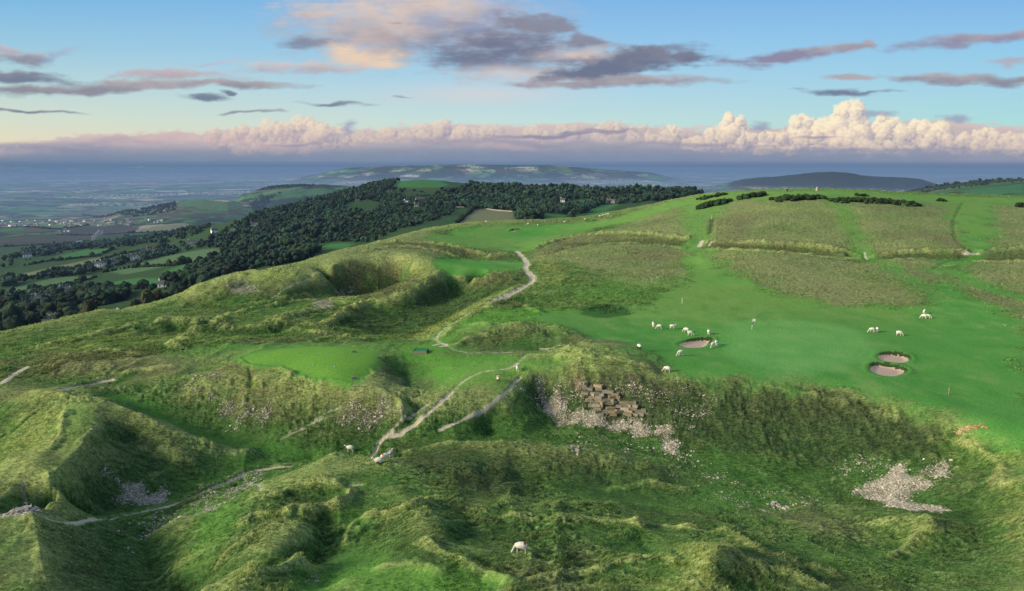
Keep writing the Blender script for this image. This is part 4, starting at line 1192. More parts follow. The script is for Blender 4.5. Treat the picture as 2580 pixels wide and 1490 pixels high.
def smoke():
    m, nt, ns, lk = mat_new('smoke')
    tr_ = nd(nt, 'ShaderNodeBsdfTransparent'); df = nd(nt, 'ShaderNodeBsdfDiffuse'); df.inputs['Color'].default_value = (.55, .62, .75, 1)
    lw = nd(nt, 'ShaderNodeLayerWeight'); lw.inputs['Blend'].default_value = .35
    mr = nd(nt, 'ShaderNodeMapRange'); lk.new(lw.outputs['Facing'], mr.inputs['Value']); mr.inputs['To Min'].default_value = .15; mr.inputs['To Max'].default_value = 0
    ms = nd(nt, 'ShaderNodeMixShader'); lk.new(mr.outputs[0], ms.inputs['Fac']); lk.new(tr_.outputs[0], ms.inputs[1]); lk.new(df.outputs[0], ms.inputs[2]); out(nt, ms.outputs[0])
    x, y, z = hitf(226, 600, 1000, 3500); t = np.linspace(0, 1, 9)
    c = np.column_stack([x + t ** 1.5 * 22 + 2 * np.sin(t * 9), y + 0 * t, z + 3 + t * 24]); r = 2 + t * 5
    P_ = blobs(c, r, I2, .1, .9, 5)
    tagp(link('smoke', npmesh('smoke', P_[0], P_[1], 3, {'col': P_[2]}), m), 'thin blue bonfire smoke drifting up from the trees in the valley', 'smoke')
smoke()
# ---- gorse bushes on the crest and at the field edge
def bush(u, v, wpx, hpx, label, name='gorse_bush', seed=0, colr=(.022, .040, .016), rmax=600, angle=0):
    x, y, z = hitf(u, v, 60, rmax); d = math.hypot(x, y, z - CZ); s = d / F
    W2, Hh = wpx * s / 2, hpx * s * .62
    g = np.random.default_rng(900 + seed)
    n = max(10, int(W2 * 7))
    cx = g.uniform(-1, 1, n) * W2; cy = g.normal(size=n) * min(W2 * .35, 2.2)
    r = g.uniform(.35, .62, n) * Hh
    hz = Hh * .45 * np.sqrt(np.clip(1.05 - (cx / W2) ** 2, .05, 1))
    gx = x + cx + 0; gy = y + cy + cx * angle
    zz = ground(gx, gy) + hz * g.uniform(.5, 1.1, n)
    c = np.column_stack([gx - x, gy - y, zz - z])
    cols = np.tile(colr, (n, 1)) * g.uniform(.6, 1.5, (n, 1))
    P = merge(blobs(c, r, I2, .25, .9, seed, cols), leaves(c, r, n * 60, .16, seed + 1, cols * 1.3))
    o = link(name, npmesh(name, P[0], P[1], 3, {'col': P[2]}, smooth=False), M_leaf0, loc=(x, y, z))
    tagp(o, label, 'bush', 'gorse bushes on the hill crest' if name == 'gorse_bush' else None)
bush(1757, 506, 78, 20, "dark gorse bush lowest on the slope, near the left end of the crest", seed=1)
bush(1752, 486, 66, 12, "flat dark gorse bush just above the lowest one", seed=2)
bush(1852, 486, 64, 18, "dark domed gorse bush left of the table on the crest", seed=3)
bush(1965, 491, 112, 18, "wide dark gorse thicket between the table and the pillar", seed=4)
bush(2145, 498, 190, 15, "longest dark gorse thicket stretching right of the pillar", seed=5)
bush(2120, 483, 26, 10, "small gorse bush behind the longest thicket", seed=6)
bush(2080, 500, 20, 8, "tiny gorse tuft below the left end of the longest thicket", seed=7)
bush(2317, 496, 17, 11, "lone small round gorse bush right of the longest thicket", seed=8)
bush(2515, 510, 20, 16, "dark bush cut by the right edge of the photo", seed=9)

# field edge tree at the foot: large dark copper trees
for i, (u, v, D, hh, k, lab) in enumerate([(250, 775, 330, 17, 4, 'broad olive brown tree just beyond the grassy edge, left of the gabled house'), (340, 752, 345, 19, 4, 'wide copper brown tree behind the small white gabled house'),
                                           (385, 742, 350, 19, 4, 'copper brown tree, second in the row behind the grassy knoll'), (430, 722, 360, 18, 4, 'copper brown tree at the right end of the row behind the knoll'),
                                           (460, 705, 380, 18, 2, 'dark tree rising behind the left end of the quarry ridge'),
                                           (50, 800, 380, 16, 2, 'dark green tree at the lower left beside the stone church'), (20, 812, 400, 14, 2, 'dark tree at the left border of the photo'),
                                           (190, 770, 430, 12, 0, 'green tree standing behind the long stone house')]):
    a = float(azt(u, v)[0]); x, y = D * math.sin(a), D * math.cos(a)
    g = float(ground(np.array([x]), np.array([y]))[0])
    vt = {0: 745, 1: 728, 2: 720, 3: 712, 4: 690, 5: 765, 6: 775, 7: 752}[i]
    ztop = CZ + D * float(azt(u, vt)[1])
    hh = max(9, ztop - g)
    print('edge tree', i, round(hh, 1))
    tree('tree', x, y, hh, k, lab, 'trees at the foot of the slope', min(1.2, 15 / hh))

# ------------------------------------------------------------------ houses
def boxv(x0, x1, y0, y1, z0, z1):
    v = [(x0, y0, z0), (x1, y0, z0), (x1, y1, z0), (x0, y1, z0), (x0, y0, z1), (x1, y0, z1), (x1, y1, z1), (x0, y1, z1)]
    f = [(0, 3, 2, 1), (4, 5, 6, 7), (0, 1, 5, 4), (1, 2, 6, 5), (2, 3, 7, 6), (3, 0, 4, 7)]
    return v, f
def addbox(vs, fs, *a):
    v, f = boxv(*a); o = len(vs); vs += v; fs += [tuple(i + o for i in q_) for q_ in f]
def house(name, x, y, L, Wd, h, rot, wall, roof, label, group=None, wings=0, win=True):
    z = float(ground(np.array([x]), np.array([y]))[0])
    t = empty(name, (x, y, z - .3), rot, label=label, cat='house', group=group)
    vs, fs = [], []
    rh = Wd * .42
    v = [(-L / 2, -Wd / 2, 0), (L / 2, -Wd / 2, 0), (L / 2, Wd / 2, 0), (-L / 2, Wd / 2, 0), (-L / 2, -Wd / 2, h), (L / 2, -Wd / 2, h), (L / 2, Wd / 2, h), (-L / 2, Wd / 2, h), (-L / 2, 0, h + rh), (L / 2, 0, h + rh)]
    vs += v; fs += [(0, 1, 5, 4), (2, 3, 7, 6), (1, 2, 6, 9, 5), (3, 0, 4, 8, 7)]
    if wings:                                       # a gabled cross wing
        w = Wd * .75; o = len(vs); xx = L * .28 * wings; yf = -Wd / 2 - 2.2
        vs += [(xx - w / 2, yf, 0), (xx + w / 2, yf, 0), (xx + w / 2, 0, 0), (xx - w / 2, 0, 0), (xx - w / 2, yf, h), (xx + w / 2, yf, h), (xx + w / 2, 0, h), (xx - w / 2, 0, h), (xx, yf, h + w * .42)]
        fs += [(o, o + 1, o + 5, o + 8, o + 4), (o + 1, o + 2, o + 6, o + 5), (o + 3, o, o + 4, o + 7)]
    link('wall', pymesh('wall', vs, fs), wall, t)
    e = .35; th = .18; rv, rf = [], []
    def slope(p0, p1, p2, p3):
        o = len(rv); rv.extend([p0, p1, p2, p3] + [(q_[0], q_[1], q_[2] + th) for q_ in (p0, p1, p2, p3)])
        rf.extend([(o, o + 3, o + 2, o + 1), (o + 4, o + 5, o + 6, o + 7), (o, o + 1, o + 5, o + 4), (o + 1, o + 2, o + 6, o + 5), (o + 2, o + 3, o + 7, o + 6), (o + 3, o, o + 4, o + 7)])
    dz = rh / (Wd / 2) * e
    slope((-L / 2 - e, -Wd / 2 - e, h - dz), (L / 2 + e, -Wd / 2 - e, h - dz), (L / 2 + e, 0, h + rh + .02), (-L / 2 - e, 0, h + rh + .02))
    slope((L / 2 + e, Wd / 2 + e, h - dz), (-L / 2 - e, Wd / 2 + e, h - dz), (-L / 2 - e, 0, h + rh + .02), (L / 2 + e, 0, h + rh + .02))
    if wings:
        g2 = h + w * .42
        slope((xx - w / 2 - e, 0, h - dz), (xx - w / 2 - e, yf - e, h - dz), (xx, yf - e, g2 + .02), (xx, 0, g2 + .02))
        slope((xx + w / 2 + e, yf - e, h - dz), (xx + w / 2 + e, 0, h - dz), (xx, 0, g2 + .02), (xx, yf - e, g2 + .02))
    ro = link('roof', pymesh('roof', rv, rf), roof, t)
    cv, cf = [], []; addbox(cv, cf, -L / 2 + .3, -L / 2 + 1.2, -.45, .45, h + rh * .5, h + rh + 1.3); addbox(cv, cf, -L / 2 + .5, -L / 2 + .8, -.15, .15, h + rh + 1.3, h + rh + 1.7)
    link('chimney', pymesh('chimney', cv, cf), wall, ro)
    if win:
        nw = max(2, int(L / 3))
        for fl_ in range(max(1, int(h / 2.6))):
            for i in range(nw):
                wx = -L / 2 + L * (i + .5) / nw
                if wings and abs(wx - xx) < w / 2 + .5: continue
                wv, wf = [], []; addbox(wv, wf, wx - .5, wx + .5, -Wd / 2 - .05, -Wd / 2 + .05, .9 + fl_ * 2.6, 2.1 + fl_ * 2.6)
                link('window', pymesh('window', wv, wf), M_glass, t)
        if wings:
            for fl_ in range(max(1, int(h / 2.6))):
                wv, wf = [], []; addbox(wv, wf, xx - .7, xx + .7, yf - .05, yf + .05, .9 + fl_ * 2.6, 2.1 + fl_ * 2.6)
                link('window', pymesh('window', wv, wf), M_glass, t)
    return t
for i, (u, v, wpx, hk, wm, rm, wing, lab) in enumerate(HS):
    x, y, z = hitf(u, v, 430, 4000); d = math.hypot(x, y)
    Ls = max(6.5, wpx * d / F * (1.0 if wpx > 20 else 1.15)); Wd = min(7.5, max(5, Ls * .55)); h = 2.9 if hk < .9 else 5.2
    house('house', x, y, Ls, Wd, h, -float(azt(u, v)[0]) + random.uniform(-.35, .35), wm, rm, lab, None, wing, win=d < 1300)
# village on the plain: small houses, each its own object
vg, vf = [], []
def tinyhouse():
    res = []
    for wall in (M_white, M_stone):
        vs = [(-.5, -.3, 0), (.5, -.3, 0), (.5, .3, 0), (-.5, .3, 0), (-.5, -.3, .45), (.5, -.3, .45), (.5, .3, .45), (-.5, .3, .45), (-.5, 0, .75), (.5, 0, .75)]
        fs = [(0, 1, 5, 4), (2, 3, 7, 6), (1, 2, 6, 9, 5), (3, 0, 4, 8, 7), (4, 5, 9, 8), (6, 7, 8, 9)]
        me = pymesh('village_house', vs, fs, [0, 0, 0, 0, 1, 1]); me.materials.append(wall); me.materials.append(M_slate); res.append(me)
    return res
TH = tinyhouse()
g = np.random.default_rng(3)
for (u0, u1, v0, v1, n, lab, grp) in ((0, 330, 540, 556, 110, 'small village house in the wide village on the plain', 'houses of the wide village on the plain'),
                           (300, 400, 538, 550, 16, 'white house of the cluster right of the wide village', 'white houses right of the wide village'),
                           (370, 450, 512, 522, 10, 'pale farm building below the round green hill', 'farm buildings below the round green hill'),
                           (140, 170, 562, 575, 10, 'white cottage at the lower tip of the village', 'cottages at the lower tip of the village')):
    for k in range(n):
        u = g.uniform(u0, u1); v = g.uniform(v0, v1) + (u1 - u) / (u1 - u0) * 4
        x, y, z = hitf(u, v, 1500, 5000)
        w = int(g.random() < .65)
        o = bpy.data.objects.new('village_house', TH[w]); COL.objects.link(o)
        s_ = g.uniform(6, 11); o.location = (x, y, z); o.scale = (s_, s_, s_ * .9); o.rotation_euler = (0, 0, g.uniform(-.6, .6))
        tagp(o, lab, 'house', grp)

# gabled white house and stone church at the foot of the slope
def at(u, v, D):
    a, t = azt(u, v); a = float(a); return D * math.sin(a), D * math.cos(a), CZ + D * float(t)
x, y, z = at(295, 768, 300)
hh = house('house', x, y, 6, 4.5, 5.5, .5 + 1.3, M_white, M_slate, 'white gable end peeping over the grassy knoll beside brown trees', win=False)
hh.location.z = z - 7
# church
def church():
    x, y, z = at(128, 788, 470); z = z - 1
    t = empty('church', (x, y, z - 2), .6, label='grey stone church with battlemented tower behind the lower left slope', cat='church')
    vs, fs = [], []; addbox(vs, fs, -2.2, 2.2, -2.2, 2.2, -6, 6.2)
    for k in range(4):
        for i in range(3):
            p = -1.9 + i * 1.9; 
            if k == 0: addbox(vs, fs, p - .45, p + .45, -2.25, -1.85, 6.2, 7.0)
            if k == 1: addbox(vs, fs, p - .45, p + .45, 1.85, 2.25, 6.2, 7.0)
            if k == 2 and i == 1: addbox(vs, fs, -2.25, -1.85, p - .45, p + .45, 6.2, 7.0)
            if k == 3 and i == 1: addbox(vs, fs, 1.85, 2.25, p - .45, p + .45, 6.2, 7.0)
    tw = link('tower', pymesh('tower', vs, fs), M_stone, t)
    wv, wf = [], []; addbox(wv, wf, -.5, .5, -2.26, -2.15, 3.2, 5); link('window', pymesh('window', wv, wf), M_glass, tw)
    v = [(2.2, -2.6, -6), (13, -2.6, -6), (13, 2.6, -6), (2.2, 2.6, -6), (2.2, -2.6, 2.2), (13, -2.6, 2.2), (13, 2.6, 2.2), (2.2, 2.6, 2.2), (13, 0, 4.6), (2.2, 0, 4.6)]
    link('nave', pymesh('nave', v, [(0, 1, 5, 4), (2, 3, 7, 6), (1, 2, 6, 8, 5), (3, 0, 4, 9, 7)]), M_stone, t)
    r = [(2.25, -2.9, 2.1), (13.3, -2.9, 2.1), (13.3, 0, 4.75), (2.25, 0, 4.75), (13.3, 2.9, 2.1), (2.25, 2.9, 2.1)]
    link('roof', pymesh('roof', r, [(0, 1, 2, 3), (4, 5, 3, 2)]), M_slate, t)
church()
x, y, z = at(88, 797, 470)
hh = house('house', x, y, 15, 7, 4, .35, M_stone, M_slate, 'long slate roofed stone house beside the church at lower left'); hh.location.z = z - 5
x, y, z = at(40, 804, 480)
hh = house('house', x, y, 10, 6, 3.4, .8, M_stone, M_tile, 'dim cottage roof at the lower left border below the trees'); hh.location.z = z - 5
print('houses', round(time.time() - T0, 1))

# ------------------------------------------------------------------ sheep
def skin_mesh(name, chain_pts, edges, radii, levels=2):
    me = bpy.data.meshes.new('tmp'); me.from_pydata(chain_pts, edges, []); me.update()
    o = bpy.data.objects.new('tmp', me); COL.objects.link(o)
    m = o.modifiers.new('s', 'SKIN'); m.use_smooth_shade = True
    for i, r in enumerate(radii):
        me.skin_vertices[0].data[i].radius = r if isinstance(r, tuple) else (r, r)
    me.skin_vertices[0].data[0].use_root = True
    if levels:
        s = o.modifiers.new('u', 'SUBSURF'); s.levels = levels; s.render_levels = levels
    bpy.context.view_layer.update()
    dg = bpy.context.evaluated_depsgraph_get()
    r_ = bpy.data.meshes.new_from_object(o.evaluated_get(dg)); r_.name = name
    bpy.data.objects.remove(o); bpy.data.meshes.remove(me)
    return r_
def sheep_material():
    m, nt, ns, lk = mat_new('sheep_wool')
    b = nd(nt, 'ShaderNodeBsdfPrincipled'); b.inputs['Roughness'].default_value = 1; b.inputs['Specular IOR Level'].default_value = .05
    tc = nd(nt, 'ShaderNodeTexCoord'); nz = nd(nt, 'ShaderNodeTexNoise'); nz.inputs['Scale'].default_value = 14; lk.new(tc.outputs['Object'], nz.inputs['Vector'])
    cr = nd(nt, 'ShaderNodeValToRGB'); cr.color_ramp.elements[0].color = (.50, .48, .42, 1); cr.color_ramp.elements[1].color = (.82, .79, .72, 1)
    cr.color_ramp.elements[0].position = .3; cr.color_ramp.elements[1].position = .6
    lk.new(nz.outputs['Fac'], cr.inputs['Fac']); lk.new(cr.outputs['Color'], b.inputs['Base Color'])
    bp = nd(nt, 'ShaderNodeBump'); bp.inputs['Distance'].default_value = .02; bp.inputs['Strength'].default_value = .8; lk.new(nz.outputs['Fac'], bp.inputs['Height']); lk.new(bp.outputs[0], b.inputs['Normal'])
    out(nt, b.outputs[0]); return m
M_wool = sheep_material()
M_face = simple('sheep_face', (.62, .58, .52), .9, .1, haze=False)
M_dark = simple('dark_face', (.05, .045, .04), .9, .1, haze=False)
M_red = simple('red_raddle', (.55, .05, .05), .9, .1, haze=False)
def sheep_protos():
    res = []
    for pose in range(3):                            # 0 grazing, 1 standing head up, 2 lying
        lz = .30 if pose == 2 else .62
        pts_ = [(-.30, 0, lz), (-.05, 0, lz - .01), (.22, 0, lz), (.38, 0, lz + .03)]
        rad = [(.17, .19), (.18, .20), (.16, .18), (.11, .12)]
        ed = [(0, 1), (1, 2), (2, 3)]
        def add(p, r, fr_): pts_.append(p); rad.append((r, r)); ed.append((fr_, len(pts_) - 1)); return len(pts_) - 1
        if pose == 0:
            a = add((.50, 0, .44), .075, 3); a = add((.58, .01, .27), .07, a); a = add((.66, .02, .12), .065, a); a = add((.71, .02, .03), .04, a); head = (.64, .02, .17)
        else:
            a = add((.46, 0, lz + .16), .09, 3); a = add((.53, .01, lz + .27), .08, a); a = add((.63, .02, lz + .25), .07, a); a = add((.73, .02, lz + .19), .045, a); head = (.56, .01, lz + .30)
        add((-.42, 0, lz - .05), .035, 0)
        if pose == 2:
            for sx, fr_ in ((.24, 2), (-.28, 0)):
                for sy in (-1, 1):
                    k = add((sx, sy * .13, .14), .06, fr_); add((sx + .14, sy * .16, .06), .03, k)
        else:
            for sy in (-1, 1):
                k = add((.24, sy * .10, .40), .07, 2); k = add((.25, sy * .105, .22), .035, k); k = add((.245, sy * .105, .04), .026, k); add((.28, sy * .105, .015), .022, k)
                k = add((-.30, sy * .10, .42), .085, 0); k = add((-.36, sy * .105, .24), .038, k); k = add((-.33, sy * .105, .04), .026, k); add((-.30, sy * .105, .015), .022, k)
        body = skin_mesh('body', pts_, ed, rad, 2); body.materials.clear(); body.materials.append(M_face)
        # fleece: lumpy woolly coat hugging the trunk
        v, f = icosphere(4); v = v.copy()
        n_ = noise2(v[:, 0] * 5 + 9, v[:, 2] * 5 + v[:, 1] * 4, 5) * .06 + noise2(v[:, 0] * 12, v[:, 1] * 12 + v[:, 2] * 9, 6) * .03
        q_ = np.sign(v) * np.abs(v) ** np.array([.82, .9, .9])
        P = q_ * (1 + n_)[:, None] * np.array([.455, .225, .235]) + np.array([-.03, 0, lz + .015])
        P[:, 2] += .03 * np.cos((P[:, 0] + .1) * 4) - .01; P[:, 1] *= 1 - .18 * np.clip(P[:, 0] + .05, 0, 1)
        P[:, 2] = np.where(P[:, 0] > .2, P[:, 2] + (P[:, 0] - .2) * .25, P[:, 2])
        fleece = npmesh('fleece', P, f, 3); fleece.materials.append(M_wool)
        ears = []
        for sy in (-1, 1):
            hx, hy, hz = head
            e = [(hx, hy + sy * .05, hz), (hx - .03, hy + sy * .16, hz + .03), (hx + .03, hy + sy * .11, hz - .02), (hx, hy + sy * .10, hz + .04), (hx - .04, hy + sy * .09, hz - .01)]
            em_ = pymesh('ear', e, [(0, 2, 1), (0, 3, 1), (0, 4, 1), (0, 2, 3), (0, 3, 4)]); em_.materials.append(M_face); ears.append(em_)
        # red raddle mark as a raised patch on the rump
        mk = []
        sel = P[(P[:, 0] < -.12) & (P[:, 0] > -.42) & (P[:, 2] > lz + .09)]
        o_ = [tuple(p_) for p_ in P]
        fm = [tuple(t_) for t_ in f if all((P[i_, 0] < -.18) and (P[i_, 0] > -.40) and (P[i_, 2] > lz + .14) for i_ in t_)]
        used = sorted({i_ for t_ in fm for i_ in t_}); mp_ = {a_: b_ for b_, a_ in enumerate(used)}
        c0 = np.array([-.03, 0, lz])
        mark = pymesh('marking', [tuple(c0 + (P[i_] - c0) * 1.02) for i_ in used], [tuple(mp_[i_] for i_ in t_) for t_ in fm], smooth=True); mark.materials.append(M_red)
        res.append((body, fleece, ears, mark))
    return res
SPm = sheep_protos()
def sheep(u, v, ang, pose, label, group=None, mark=False, dark=False, s=1.0):
    """ang: heading seen in the picture, 0 = facing right, 180 = facing left, 90 = away"""
    x, y, z = hitf(u, v, 0, 700)
    a = float(azt(u, v)[0])
    t = empty('sheep', (x, y, z - .02), math.radians(ang) - a, label=label, cat='sheep', group=group)
    t.scale = (s * .92,) * 3
    body, fl_, ears, mk = SPm[pose]
    if dark:
        body = body.copy(); body.materials.clear(); body.materials.append(M_dark)
    for nm, me in [('body', body), ('fleece', fl_), ('ear', ears[0]), ('ear', ears[1])] + ([('marking', mk)] if mark else []):
        o = bpy.data.objects.new(nm, me); COL.objects.link(o); o.parent = t
G1 = 'sheep grazing on the golf course'
SH = [(1282, 1362, 178, 0, 'large near sheep grazing head down alone in the foreground grass', 1, 0),
      (862, 1114, 160, 1, 'sheep standing alone left of the path, above the foreground mound', 0, 0),
      (932, 1139, 175, 2, 'leftmost sheep of the huddle beside the path, lying behind the mound', 0, 0),
      (949, 1136, 15, 1, 'middle sheep of the huddle beside the path', 1, 0),
      (961, 1127, 60, 1, 'sheep with red rump mark, highest of the huddle beside the path', 1, 0),
      (1227, 941, 88, 1, 'sheep seen from behind with dark legs, nearer of two at the head of the paths', 1, 1),
      (1274, 914, 92, 1, 'sheep seen end on, farther of two at the head of the paths', 1, 0),
      (1573, 861, 120, 1, 'dark faced sheep half hidden behind the grassy dune', 0, 1),
      (1642, 917, 170, 0, 'sheep grazing above the quarry cliff edge', 0, 0),
      (1675, 876, 215, 0, 'sheep grazing alone below the left bunker', 0, 0),
      (1608, 806, 100, 1, 'leftmost sheep in the row left of the green', 0, 0),
      (1623, 811, 185, 0, 'second sheep from the left in the row left of the green', 0, 0),
      (1655, 811, 5, 1, 'third sheep from the left in the row, head raised to the right', 0, 0),
      (1689, 819, 160, 0, 'sheep above the left bunker, upper of the touching two', 0, 0),
      (1699, 827, 10, 0, 'sheep above the left bunker, lower of the touching two', 0, 0),
      (1744, 824, 95, 0, 'sheep seen end on beside the long grass left of the flag', 0, 0),
      (1755, 856, 240, 0, 'lower of two sheep at the right end of the left bunker', 0, 0),
      (1763, 851, 80, 0, 'upper of two sheep at the right end of the left bunker', 0, 0),
      (2146, 819, 200, 0, 'left sheep of the pair at the right edge of the green', 0, 0),
      (2159, 818, 95, 0, 'right sheep of the pair at the right edge of the green', 0, 0),
      (2213, 827, 5, 0, 'sheep by the rough patch above the twin bunkers', 0, 0),
      (2275, 774, 80, 1, 'top sheep of the trio on the far right fairway', 0, 0),
      (2274, 785, 180, 0, 'lower left sheep of the trio on the far right fairway', 0, 0),
      (2284, 785, 10, 0, 'lower right sheep of the trio on the far right fairway', 0, 0),
      (1300, 554, 180, 0, 'distant sheep right of the far fairway bunker', 0, 0),
      (1324, 557, 90, 0, 'distant sheep farther right of the far fairway bunker, seen end on', 0, 0),
      (1197, 548, 180, 0, 'tiny sheep on the skyline of the far fairway, left of its bunker', 0, 0),
      (1390, 549, 180, 0, 'tiny sheep on the far fairway edge below the meadow hedge', 0, 0),
      (1440, 543, 10, 1, 'tiny sheep where the far fairway edge begins to climb', 0, 0),
      (1477, 535, 180, 0, 'leftmost of four tiny sheep climbing the skyline', 0, 0),
      (1484, 533, 180, 0, 'second of four tiny sheep climbing the skyline', 0, 0),
      (1491, 531, 10, 0, 'third of four tiny sheep climbing the skyline', 0, 0),
      (1498, 530, 180, 0, 'rightmost of four tiny sheep climbing the skyline', 0, 0)]
for u, v, a, p, lab, mk, dk in SH:
    sheep(u, v, a, p, lab, G1, bool(mk), bool(dk))

# ------------------------------------------------------------------ furniture of the course
M_wpaint = simple('white_paint', (.75, .75, .72), .5, .05, haze=False)
M_wood = simple('weathered_wood', (.23, .21, .17), .9, .3, 9, haze=False)
M_black = simple('black_paint', (.03, .03, .03), .5, .1, haze=False)
M_mat = simple('green_mat', (.02, .20, .075), .9, .12, 8, haze=False)
M_conc = simple('concrete', (.36, .33, .27), .9, .15, haze=False)
M_iron = simple('dark_iron', (.04, .04, .045), .6, .1, haze=False)
def cyl(vs, fs, x, y, z0, z1, r0, r1, m=12, cap=True):
    o = len(vs)
    for z_, r_ in ((z0, r0), (z1, r1)):
        for i in range(m): vs.append((x + r_ * math.cos(6.2832 * i / m), y + r_ * math.sin(6.2832 * i / m), z_))
    for i in range(m): fs.append((o + i, o + (i + 1) % m, o + m + (i + 1) % m, o + m + i))
    if cap: fs.append(tuple(o + m + i for i in range(m))); fs.append(tuple(o + m - 1 - i for i in range(m)))
def flag():
    x, y, z = hitf(1851, 811, 0, 300)
    t = empty('golf_flag', (x, y, z), 0, label='white flag on a striped pole standing in the putting green', cat='flag')
    vs, fs = [], []; cyl(vs, fs, 0, 0, -.05, .75, .03, .03); cyl(vs, fs, 0, 0, 1.15, 1.7, .028, .028)
    link('pole', pymesh('pole', vs, fs), M_wpaint, t)
    vs, fs = [], []; cyl(vs, fs, 0, 0, .75, 1.15, .031, .031); link('stripe', pymesh('stripe', vs, fs), M_black, t)
    vs, fs = [], []
    for i in range(7):
        for j in range(4): vs.append((.02 + i * .09, .05 * math.sin(i * 1.1) * i / 6, 1.68 - j * .13 + .02 * math.sin(i) * i / 6 + (j - 1.5) * .0))
    for i in range(6):
        for j in range(3): fs.append((i * 4 + j, i * 4 + j + 1, i * 4 + j + 5, i * 4 + j + 4))
    link('flag_cloth', pymesh('flag_cloth', vs, fs, smooth=True), M_wpaint, t)
flag()
def post(u, v, h, r, label, mat=M_wood, square=True, cap=None):
    x, y, z = hitf(u, v, 0, 500)
    t = empty('marker_post', (x, y, z), .4, label=label, cat='post')
    vs, fs = [], []
    if square:
        addbox(vs, fs, -r, r, -r, r, -.1, h)
        vs.append((0, 0, h + r * .9)); k = len(vs) - 1; fs.remove((4, 5, 6, 7)); fs += [(4, 5, k), (5, 6, k), (6, 7, k), (7, 4, k)]
        vs = [(a * (1 - .08 * c / h), b * (1 - .08 * c / h) + .02 * c, c) for a, b, c in vs]
    else: cyl(vs, fs, 0, 0, -.1, h, r, r * .8)
    link('shaft', pymesh('shaft', vs, fs), mat, t)
    if cap:
        vs, fs = [], []; addbox(vs, fs, -r * 1.15, r * 1.15, -r * 1.15, r * 1.15, h * .82, h * .97); link('band', pymesh('band', vs, fs), cap, t)
post(62, 1230, 1.45, .09, 'weathered wooden marker post on the grassy lip at the lower left', cap=M_conc)
post(2336, 972, .85, .055, 'short pale wooden post on the fairway above the quarry rim')
post(1679, 748, 1.1, .04, 'thin white distance post in the rough right of the dark nettle patch', M_wpaint, False)
post(1168, 583, 1.5, .06, 'small wooden post on the far fairway left of its bunker')
post(1752, 540, 1.2, .05, 'thin white post above the dark cutting on the right hill', M_wpaint, False)
def trig():
    x, y, z = hitf(2012, 470, 100, 500)
    t = empty('trig_pillar', (x, y, z), .3, label='pale tapering stone pillar on a plinth on the hill crest', cat='pillar')
    vs, fs = [], []
    for z_, r_ in ((0.0, .42), (1.35, .24)):
        for a, b in ((-1, -1), (1, -1), (1, 1), (-1, 1)): vs.append((a * r_, b * r_, z_))
    fs = [(0, 1, 5, 4), (1, 2, 6, 5), (2, 3, 7, 6), (3, 0, 4, 7), (4, 5, 6, 7)]
    link('shaft', pymesh('shaft', vs, fs), M_conc, t)
    vs, fs = [], []; addbox(vs, fs, -.6, .6, -.6, .6, -.4, 0.0); link('plinth', pymesh('plinth', vs, fs), M_conc, t)
    vs, fs = [], []; addbox(vs, fs, -.28, .28, -.28, .28, 1.352, 1.42); link('cap', pymesh('cap', vs, fs), M_conc, t)
trig()
def topo():
    x, y, z = hitf(1938, 472, 100, 500)
    t = empty('view_table', (x, y, z), 0, label='dark round view indicator table on a stem on the hill crest', cat='table')
    vs, fs = [], []; cyl(vs, fs, 0, 0, -.3, .85, .32, .26, 16); link('stem', pymesh('stem', vs, fs), M_iron, t)
    vs, fs = [], []; cyl(vs, fs, 0, 0, .85, 1.15, .35, .62, 20); link('bowl', pymesh('bowl', vs, fs), M_iron, t)
    vs, fs = [], []; cyl(vs, fs, 0, 0, 1.152, 1.22, .58, .58, 20); link('table_top', pymesh('table_top', vs, fs), M_wpaint, t)
topo()
def teemat():
    x, y, z = hitf(1036, 868, 0, 300)
    t = empty('tee_mat', (x, y, z), -.05, label='bright green artificial tee mat in a dark frame at the edge of the track', cat='mat')
    vs, fs = [], []; addbox(vs, fs, -.85, .85, -.7, .7, .24, .30); link('turf_surface', pymesh('turf_surface', vs, fs), M_mat, t)
    for nm, b in (('frame', (-.97, .97, -.82, -.70)), ('frame', (-.97, .97, .70, .82)), ('frame', (-.97, -.85, -.70, .70)), ('frame', (.85, .97, -.70, .70))):
        vs, fs = [], []; addbox(vs, fs, *b, -.3, .33); link(nm, pymesh(nm, vs, fs), M_wood if b[2] < -.8 else M_black, t)
teemat()
def marker(u, v, mat, label, box=True):
    x, y, z = hitf(u, v, 0, 300)
    vs, fs = [], []
    if box:
        addbox(vs, fs, -.28, .28, -.12, .12, 0, .2); addbox(vs, fs, -.22, .22, -.09, .09, .2, .27)
    else:
        cyl(vs, fs, 0, 0, 0, .06, .08, .11, 10); cyl(vs, fs, 0, 0, .06, .14, .11, .05, 10)
    o = link('tee_marker', pymesh('tee_marker', vs, fs), mat, loc=(x, y, z)); o.rotation_euler = (0, 0, .3)
    tagp(o, label, 'tee marker', 'markers on the tee')
M_blue = simple('pale_marker', (.40, .45, .60), .5, .05, haze=False)
marker(771, 899, M_blue, 'small pale round tee marker in the middle of the tee, left one', False)
marker(824, 905, M_blue, 'small pale round tee marker in the middle of the tee, right one', False)
marker(933, 882, M_wood, 'squat wooden block marker at the right rim of the tee')
marker(872, 933, M_wood, 'squat wooden block marker at the front rim of the tee')
marker(872, 868, M_wood, 'squat wooden block marker toward the back of the tee')
